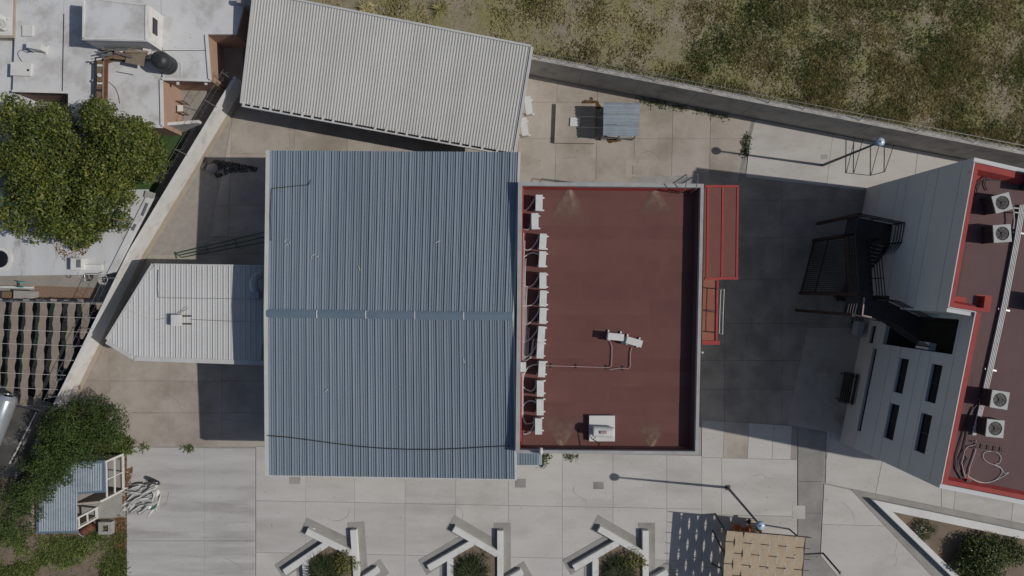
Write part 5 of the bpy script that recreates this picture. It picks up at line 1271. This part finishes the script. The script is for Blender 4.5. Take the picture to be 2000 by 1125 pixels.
# ------------------------------------------------------------------ woven shade with furniture
WZ = 2.15
pg = thing('woven_shade', 'pergola with a canopy of woven beige canvas strips', 'pergola', G(1440,1050))
w_tl, w_tr = P(1419,1036,WZ), P(1572,1049,WZ); dn_ = (P(1412,1125,WZ)-w_tl).normalized(); dr_ = (w_tr-w_tl).normalized(); LW = (w_tr-w_tl).length; LH = 4.6
rp_ = .58; nst = 9; sw = LW/nst
for i in range(nst):
    m = MB(); vs = []; nn_ = 49
    for j in range(nn_):
        l = LH*j/(nn_-1); ph = l/rp_ ; z = WZ + (.045 if False else 0) + .04*math.cos(math.pi*ph + math.pi*i)
        g_ = .5*(1-math.cos(2*math.pi*(l/(2*rp_))+ (math.pi if i % 2 else 0)))     # 0..1, strip narrows where its neighbour bulges
        gz = lambda par: .019*max(0, math.cos(math.pi*ph + math.pi*par))**3
        c0_ = w_tl + dr_*(sw*i) + dn_*l; lft = .011 + (gz(i) if i else 0); rgt = sw-.011-(gz(i+1) if i < nst-1 else 0)
        vs += [Vector((c0_.x,c0_.y,0))+Vector((dr_.x,dr_.y,0))*lft+Vector((0,0,z)), Vector((c0_.x,c0_.y,0))+Vector((dr_.x,dr_.y,0))*rgt+Vector((0,0,z+.01))]
    m.add(vs, [(2*j,2*j+1,2*j+3,2*j+2) for j in range(nn_-1)]); m.build('canvas_strip', 'canvas', pg)
for j in range(8):
    l = rp_*j + .0001; a = w_tl+dn_*l-dr_*.35; b = w_tl+dn_*l+dr_*(LW+.35); a.z = b.z = WZ
    m = MB(); m.tube([a,b], .017, 6); m.build('rod', 'dark_steel', pg)
for off in (-.03, LW+.03):
    m = MB(); a = w_tl+dr_*off; b = a+dn_*LH; a.z = b.z = WZ-.045; m.bar(a,b,.06,.06); m.build('side_beam', 'dark_steel', pg)
m = MB(); a = w_tl-dr_*.25; b = w_tr+dr_*.25; m.bar(a-Vector((0,0,.03)), b-Vector((0,0,.03)), .05, .05); m.build('end_beam', 'dark_steel', pg)
for (bx_, by_, tx, tl_) in ((1397,1003,.1,.25),(1392,1036,.05,1.35),(1391,1101,.1,2.1),(1388,1128,.1,3.3),(1541,1033,LW-.1,.2),(1545,1110,LW-.05,2.7)):
    b = G(bx_,by_); t = w_tl+dr_*tx+dn_*tl_; m = MB(); m.tube([b, Vector((t.x,t.y,WZ-.03))], .045, 7); m.build('post', 'dark_steel', pg)
def chair(label, px, py, rz, pro=[None]):
    p = G(px,py)+Vector((0,0,.033))
    if pro[0]: return dup(pro[0], p, rz, label)
    t = thing('plastic_chair', label, 'chair', (0,0,0), 'orange chairs under the woven shade'); m = MB(); m.box((0,0,.42),(.44,.42,.03)); m.build('seat', 'orange', t)
    m = MB(); m.add([(-.2,.19,.45),(.2,.19,.45),(.22,.27,.82),(-.22,.27,.82),(-.2,.22,.45),(.2,.22,.45),(.22,.3,.82),(-.22,.3,.82)], [(0,1,2,3),(7,6,5,4),(0,3,7,4),(1,5,6,2),(2,6,7,3)]); m.build('backrest', 'orange', t)
    for sx in (-.18,.18):
        for sy in (-.17,.17): m = MB(); m.bar((sx*1.1,sy*1.1,0),(sx,sy,.42),.035,.035); m.build('leg', 'orange', t)
    t.location = p; t.rotation_euler.z = rz; pro[0] = t; return t
chair('orange plastic chair tucked under the woven shade beside another', 1433,1027, R(80)); chair('orange plastic chair with its seat showing past the shade', 1450,1031, R(185)); chair('orange chair by the lamp post under the woven shade', 1466,1026, R(-80))
tb = thing('side_table', 'small pale-topped table between the orange chairs', 'table', G(1461,1020)); c = G(1463,1019)
m = MB(); m.box((c.x,c.y,.68),(.22,.6,.04),R(8)); m.build('top', 'canvas', tb); m = MB(); m.lathe((c.x,c.y,.033),[(.16,0),(.03,.06),(.03,.6),(.08,.65)],10); m.build('stem', 'dark_steel', tb)
sp = thing('short_post', 'short black leaning post with a pale foot beside the woven shade', 'post', G(1607,1080)); b = G(1607,1080); t = P(1640,1118,1.8)
m = MB(); m.tube([b+Vector((0,0,.02)), t], .05, 8); m.build('pole', 'dark_steel', sp); m = MB(); m.lathe((t.x,t.y,t.z-.02),[(.06,0),(.09,.04),(.09,.14),(.05,.18)],12); m.build('cap', 'canvas', sp)

# ------------------------------------------------------------------ kiosk, palm heap, bins
KZ = 2.25
kk = thing('kiosk', 'small kiosk with an L-shaped blue ribbed roof and white window frames', 'kiosk', G(180,960))
outer = [(68,907),(203,899),(205,962),(147,966),(150,1041),(70,1043)]
kp = [PX(x,y,KZ) for x, y in outer]
m = MB(); m.prism(kp, KZ-.1, KZ-.03, True); m.build('roof_edge', 'ridge_blue', kk)
def kycut(x):
    ys = []
    for i in range(len(kp)):
        a, b = kp[i], kp[(i+1) % len(kp)]
        if (a[0]-x)*(b[0]-x) <= 0 and abs(a[0]-b[0]) > .1: ys.append(a[1]+(b[1]-a[1])*(x-a[0])/(b[0]-a[0]))
    return min(ys), max(ys)
kx0, kx1 = kp[5][0]+.12, kp[1][0]-.12; KN = 26
for i in range(KN):
    xa, xb = kx0+(kx1-kx0)*i/KN, kx0+(kx1-kx0)*(i+1)/KN; xm = (xa+xb)/2; y0_, y1_ = kycut(xm); y0_ += .12; y1_ -= .14
    sheet((xa,y0_,KZ),(xb-.002,y0_,KZ),(xb-.002,y1_,KZ),(xa,y1_,KZ), [(0,-.025),(.3,-.025),(.36,.02),(.62,.02),(.68,-.025),(1,-.025)]).build('roof_rib', 'galv', kk)
def kframe(y0, y1, xg, zt_=KZ-.1, n=2, bays=2):
    a, b = G(xg,y0), G(xg+1,y1); m = MB()
    for k in range(bays+1): p = a.lerp(b,k/bays); m.bar(p, p+Vector((0,0,zt_)), .1 if k in (0,bays) else .06, .1 if k in (0,bays) else .06)
    m.bar(a+Vector((0,0,.1)), b+Vector((0,0,.1)), .08, .14)
    for hh in (zt_*.42, zt_*.76): m.bar(a+Vector((0,0,hh)), b+Vector((0,0,hh)), .06, .07)
    fo = m.build('window_frame', 'white_paint', kk)
    m = MB(); o = Vector((-.05,0,0)); m.add([a+o+Vector((0,0,.15)), b+o+Vector((0,0,.15)), b+o+Vector((0,0,zt_)), a+o+Vector((0,0,zt_))], [(0,1,2,3)]); m.build('pane', 'glass', fo) if False else None
kframe(886,955,242); kframe(991,1010,190, bays=1)
k1, k2, k3, k4 = G(242,886), G(243,955), G(191,960), G(190,1010)
for (a, b) in ((k1, G(112,893)), (G(112,893), G(112,1012)), (G(112,1012), k4), (k2, k3)):
    m = MB(); wall_seg(m, a.xy, b.xy, .1, 0, KZ-.12); m.build('wall', 'tan_wall', kk)
m = MB(); m.prism([G(244,956).xy, G(246,1010).xy, G(192,1012).xy, G(192,962).xy], -.02, .03); m.build('step', 'cement', kk)
m = MB(); m.prism([k1.xy, k2.xy, k3.xy, k4.xy, G(112,1012).xy, G(112,893).xy], -.02, .028); m.build('floor', 'cement', kk)
rb = thing('barrel', 'rusty barrel with a pale lid lying by the kiosk', 'barrel', G(178,1028)); a, b = G(166,1036,.24), G(186,1024,.24)
m = MB(); m.tube([a, a.lerp(b,.3), a.lerp(b,.32), a.lerp(b,.66), a.lerp(b,.68), b], .23, 16); m.build('body', 'rust', rb, True)
m = MB(); dd = (b-a).normalized(); m.tube([a-dd*.05, a-dd*.005], .24, 16); m.build('lid', 'cement', rb)
bp_ = thing('box_planter', 'square concrete planter box with a small plant by the kiosk', 'planter', G(203,1030)); 
for (x0_,y0_,x1_,y1_) in ((192,1020,217,1026),(192,1038,217,1044),(192,1026,198,1038),(211,1026,217,1038)):
    m = MB(); m.prism([PX(x0_,y0_,.35),PX(x1_,y0_,.35),PX(x1_,y1_,.35),PX(x0_,y1_,.35)], -.02, .35); m.build('side', 'cement', bp_)
m = MB(); m.prism([PX(198,1026,.2),PX(211,1026,.2),PX(211,1038,.2),PX(198,1038,.2)], -.02, .2); m.build('soil', 'soil', bp_)
bush('leafy_bush', 'tiny plant in the square concrete planter box', 204.5,1032, 6, .2, .06, [('leaf_fine',1.0)], 5, 60, 96, .2)
# heap of pale dry palm fronds
pf = thing('frond_heap', 'heap of pale dry palm fronds beside the kiosk', 'frond heap', G(285,975)); rg = random.Random(9)
for k in range(120):
    t = rg.random(); x = 308-40*t+rg.uniform(-8,8); y = 940+46*rg.random()+10*t; a = R(205+rg.gauss(0,16)) ; L_ = rg.uniform(.6,1.25); z = .1+.7*rg.random()*(1-t*.5)
    p = P(x,y,z); m = MB(); d = Vector((math.cos(a),math.sin(a)*.9,rg.uniform(-.25,.02))); s = Vector((-d.y,d.x,0)).normalized(); vs = []
    for j in range(7):
        u = j/6; q_ = p+d*L_*u; q_.z = max(.045, p.z+d.z*L_*u-.25*u*u); ww = .075*math.sin(math.pi*min(1,u*.85+.12))
        vs += [q_-s*ww+Vector((0,0,.02)), q_, q_+s*ww+Vector((0,0,.02))]
    m.add(vs, [f for j in range(6) for f in ((3*j,3*j+1,3*j+4,3*j+3),(3*j+1,3*j+2,3*j+5,3*j+4))]); m.build('frond', 'frond', pf)
def bag(name, label, px, py, d, mat, rz, cat):
    c = G(px,py,.03); m = MB(); pr = [(.5,0),(.56,.25),(.5,.6),(.36,.85),(.12,1.0)]
    m.lathe((0,0,0), [(r, z*d[2]) for r, z in pr], 14); m.v = [(v[0]*d[0]*(1+.12*math.sin(v[2]*9+v[0]*5)), v[1]*d[1]*(1+.1*math.sin(v[0]*9)), v[2]) for v in m.v]
    o = m.build(name, mat, None, True); o.location = c; o.rotation_euler.z = rz; return tag(o, label, cat)
bag('rubble_sack', 'bulging white sack at the edge of the frond heap', 303,962, (.6,.42,.32), 'white_paint', R(25), 'sack')
bag('rubble_sack', 'low pale sack propped beside the green tub', 293,985, (.6,.42,.35), 'frond', R(10), 'sack')
bag('tub', 'green plastic tub beside the frond heap', 297,988, (.6,.34,.25), 'green_paint', R(20), 'tub')
tr_ = thing('tyre', 'black tyre leaning at the end of the frond heap', 'tyre', G(308,938)); c = G(307,938,.33); m = MB()
vs=[]; fs=[]; NN, KK = 24, 10
ax1 = Vector((math.cos(R(20)),math.sin(R(20))*-1,0)); ax2 = Vector((.1,.35,.93)).normalized(); ax3 = ax1.cross(ax2).normalized()
for i in range(NN):
    a = i/NN*2*math.pi; d_ = ax1*math.cos(a)+ax2*math.sin(a)
    for k in range(KK): b_a = k/KK*2*math.pi; vs.append(c+d_*(.24+.08*math.cos(b_a))+ax3*.1*math.sin(b_a))
for i in range(NN):
    for k in range(KK): fs.append((i*KK+k,i*KK+(k+1)%KK,((i+1)%NN)*KK+(k+1)%KK,((i+1)%NN)*KK+k))
m.add(vs,fs); m.build('tread', 'tank_black', tr_, True)
# green steel ramp and sack in the shaded yard
gr_ = thing('green_gate', 'green steel gate frame lying in the shaded yard by the porch', 'gate', G(440,480))
a0, a1, b0, b1 = G(345,495,.06), G(535,452,.5), G(356,503,.06), G(535,472,.5)
for a, b in ((a0,a1),(b0,b1),(a0.lerp(b0,.5),a1.lerp(b1,.5))): m = MB(); m.bar(a,b,.045,.045); m.build('rail', 'green_paint', gr_)
for k in range(4): t = k/3.2; m = MB(); m.bar(a0.lerp(a1,t), b0.lerp(b1,t), .03, .03); m.build('rung', 'green_paint', gr_)
m = MB(); m.bar(G(343,492,.05), G(346,505,.05), .05,.05); m.build('foot', 'green_paint', gr_)
bag('cement_sack', 'grey sack standing at the start of the soot trail', 417,330, (.55,.5,.4), 'cement', 0, 'sack')
bag('cement_sack', 'white sack against the boundary wall by the soot trail', 399,324, (.2,.42,.16), 'cement', R(-25), 'sack')
m = MB(); p = G(613,1034,.042); m.lathe((p.x,p.y,.03),[(.1,0),(.1,.03)],14); tag(m.build('drain_cap', 'white_paint'), 'small round pale cap in the apron of the yellow-green planter', 'drain cap')

# ------------------------------------------------------------------ cracks and scuffs
rg = random.Random(77)
for (x, y, a, n) in ((640,1010,20,9),(900,1020,-30,8),(1120,950,75,9),(1470,930,-20,8),(1250,300,15,9),(1100,310,-40,6),(330,770,60,9),(440,820,10,8),(1640,980,40,8),(1750,1060,55,9),(330,960,80,8),(440,1090,-15,9),(1460,610,70,10),(1420,760,30,9),(1600,780,60,8)):
    pts = []; px, py = x, y; aa = a
    for k in range(n):
        pts.append(G(px, py, .05 if 1577 < x < 1660 and y < 830 else .034)); aa += rg.uniform(-38,38); st2 = rg.uniform(4,9); px += math.cos(R(aa))*st2; py += math.sin(R(aa))*st2
    m = MB(); m.tube(pts, .007, 3, .003); m.build('crack', 'joint_dark', PAVE)
for k, (x, y, L_) in enumerate(((560,466,8),(562,476,6),(566,471,5),(608,499,7),(615,497,6),(622,500,5),(700,520,9),(860,470,11),(905,700,9),(640,760,7))):
    a = rg.uniform(0,180); z = cz(y)-.015; m = MB(); p0, p1 = P(x,y,z), P(x+L_*math.cos(R(a)),y+L_*math.sin(R(a)),z+.002)
    m.bar(p0, p1, .035, .008); m.build('scuff_mark', 'trim_white', hall)
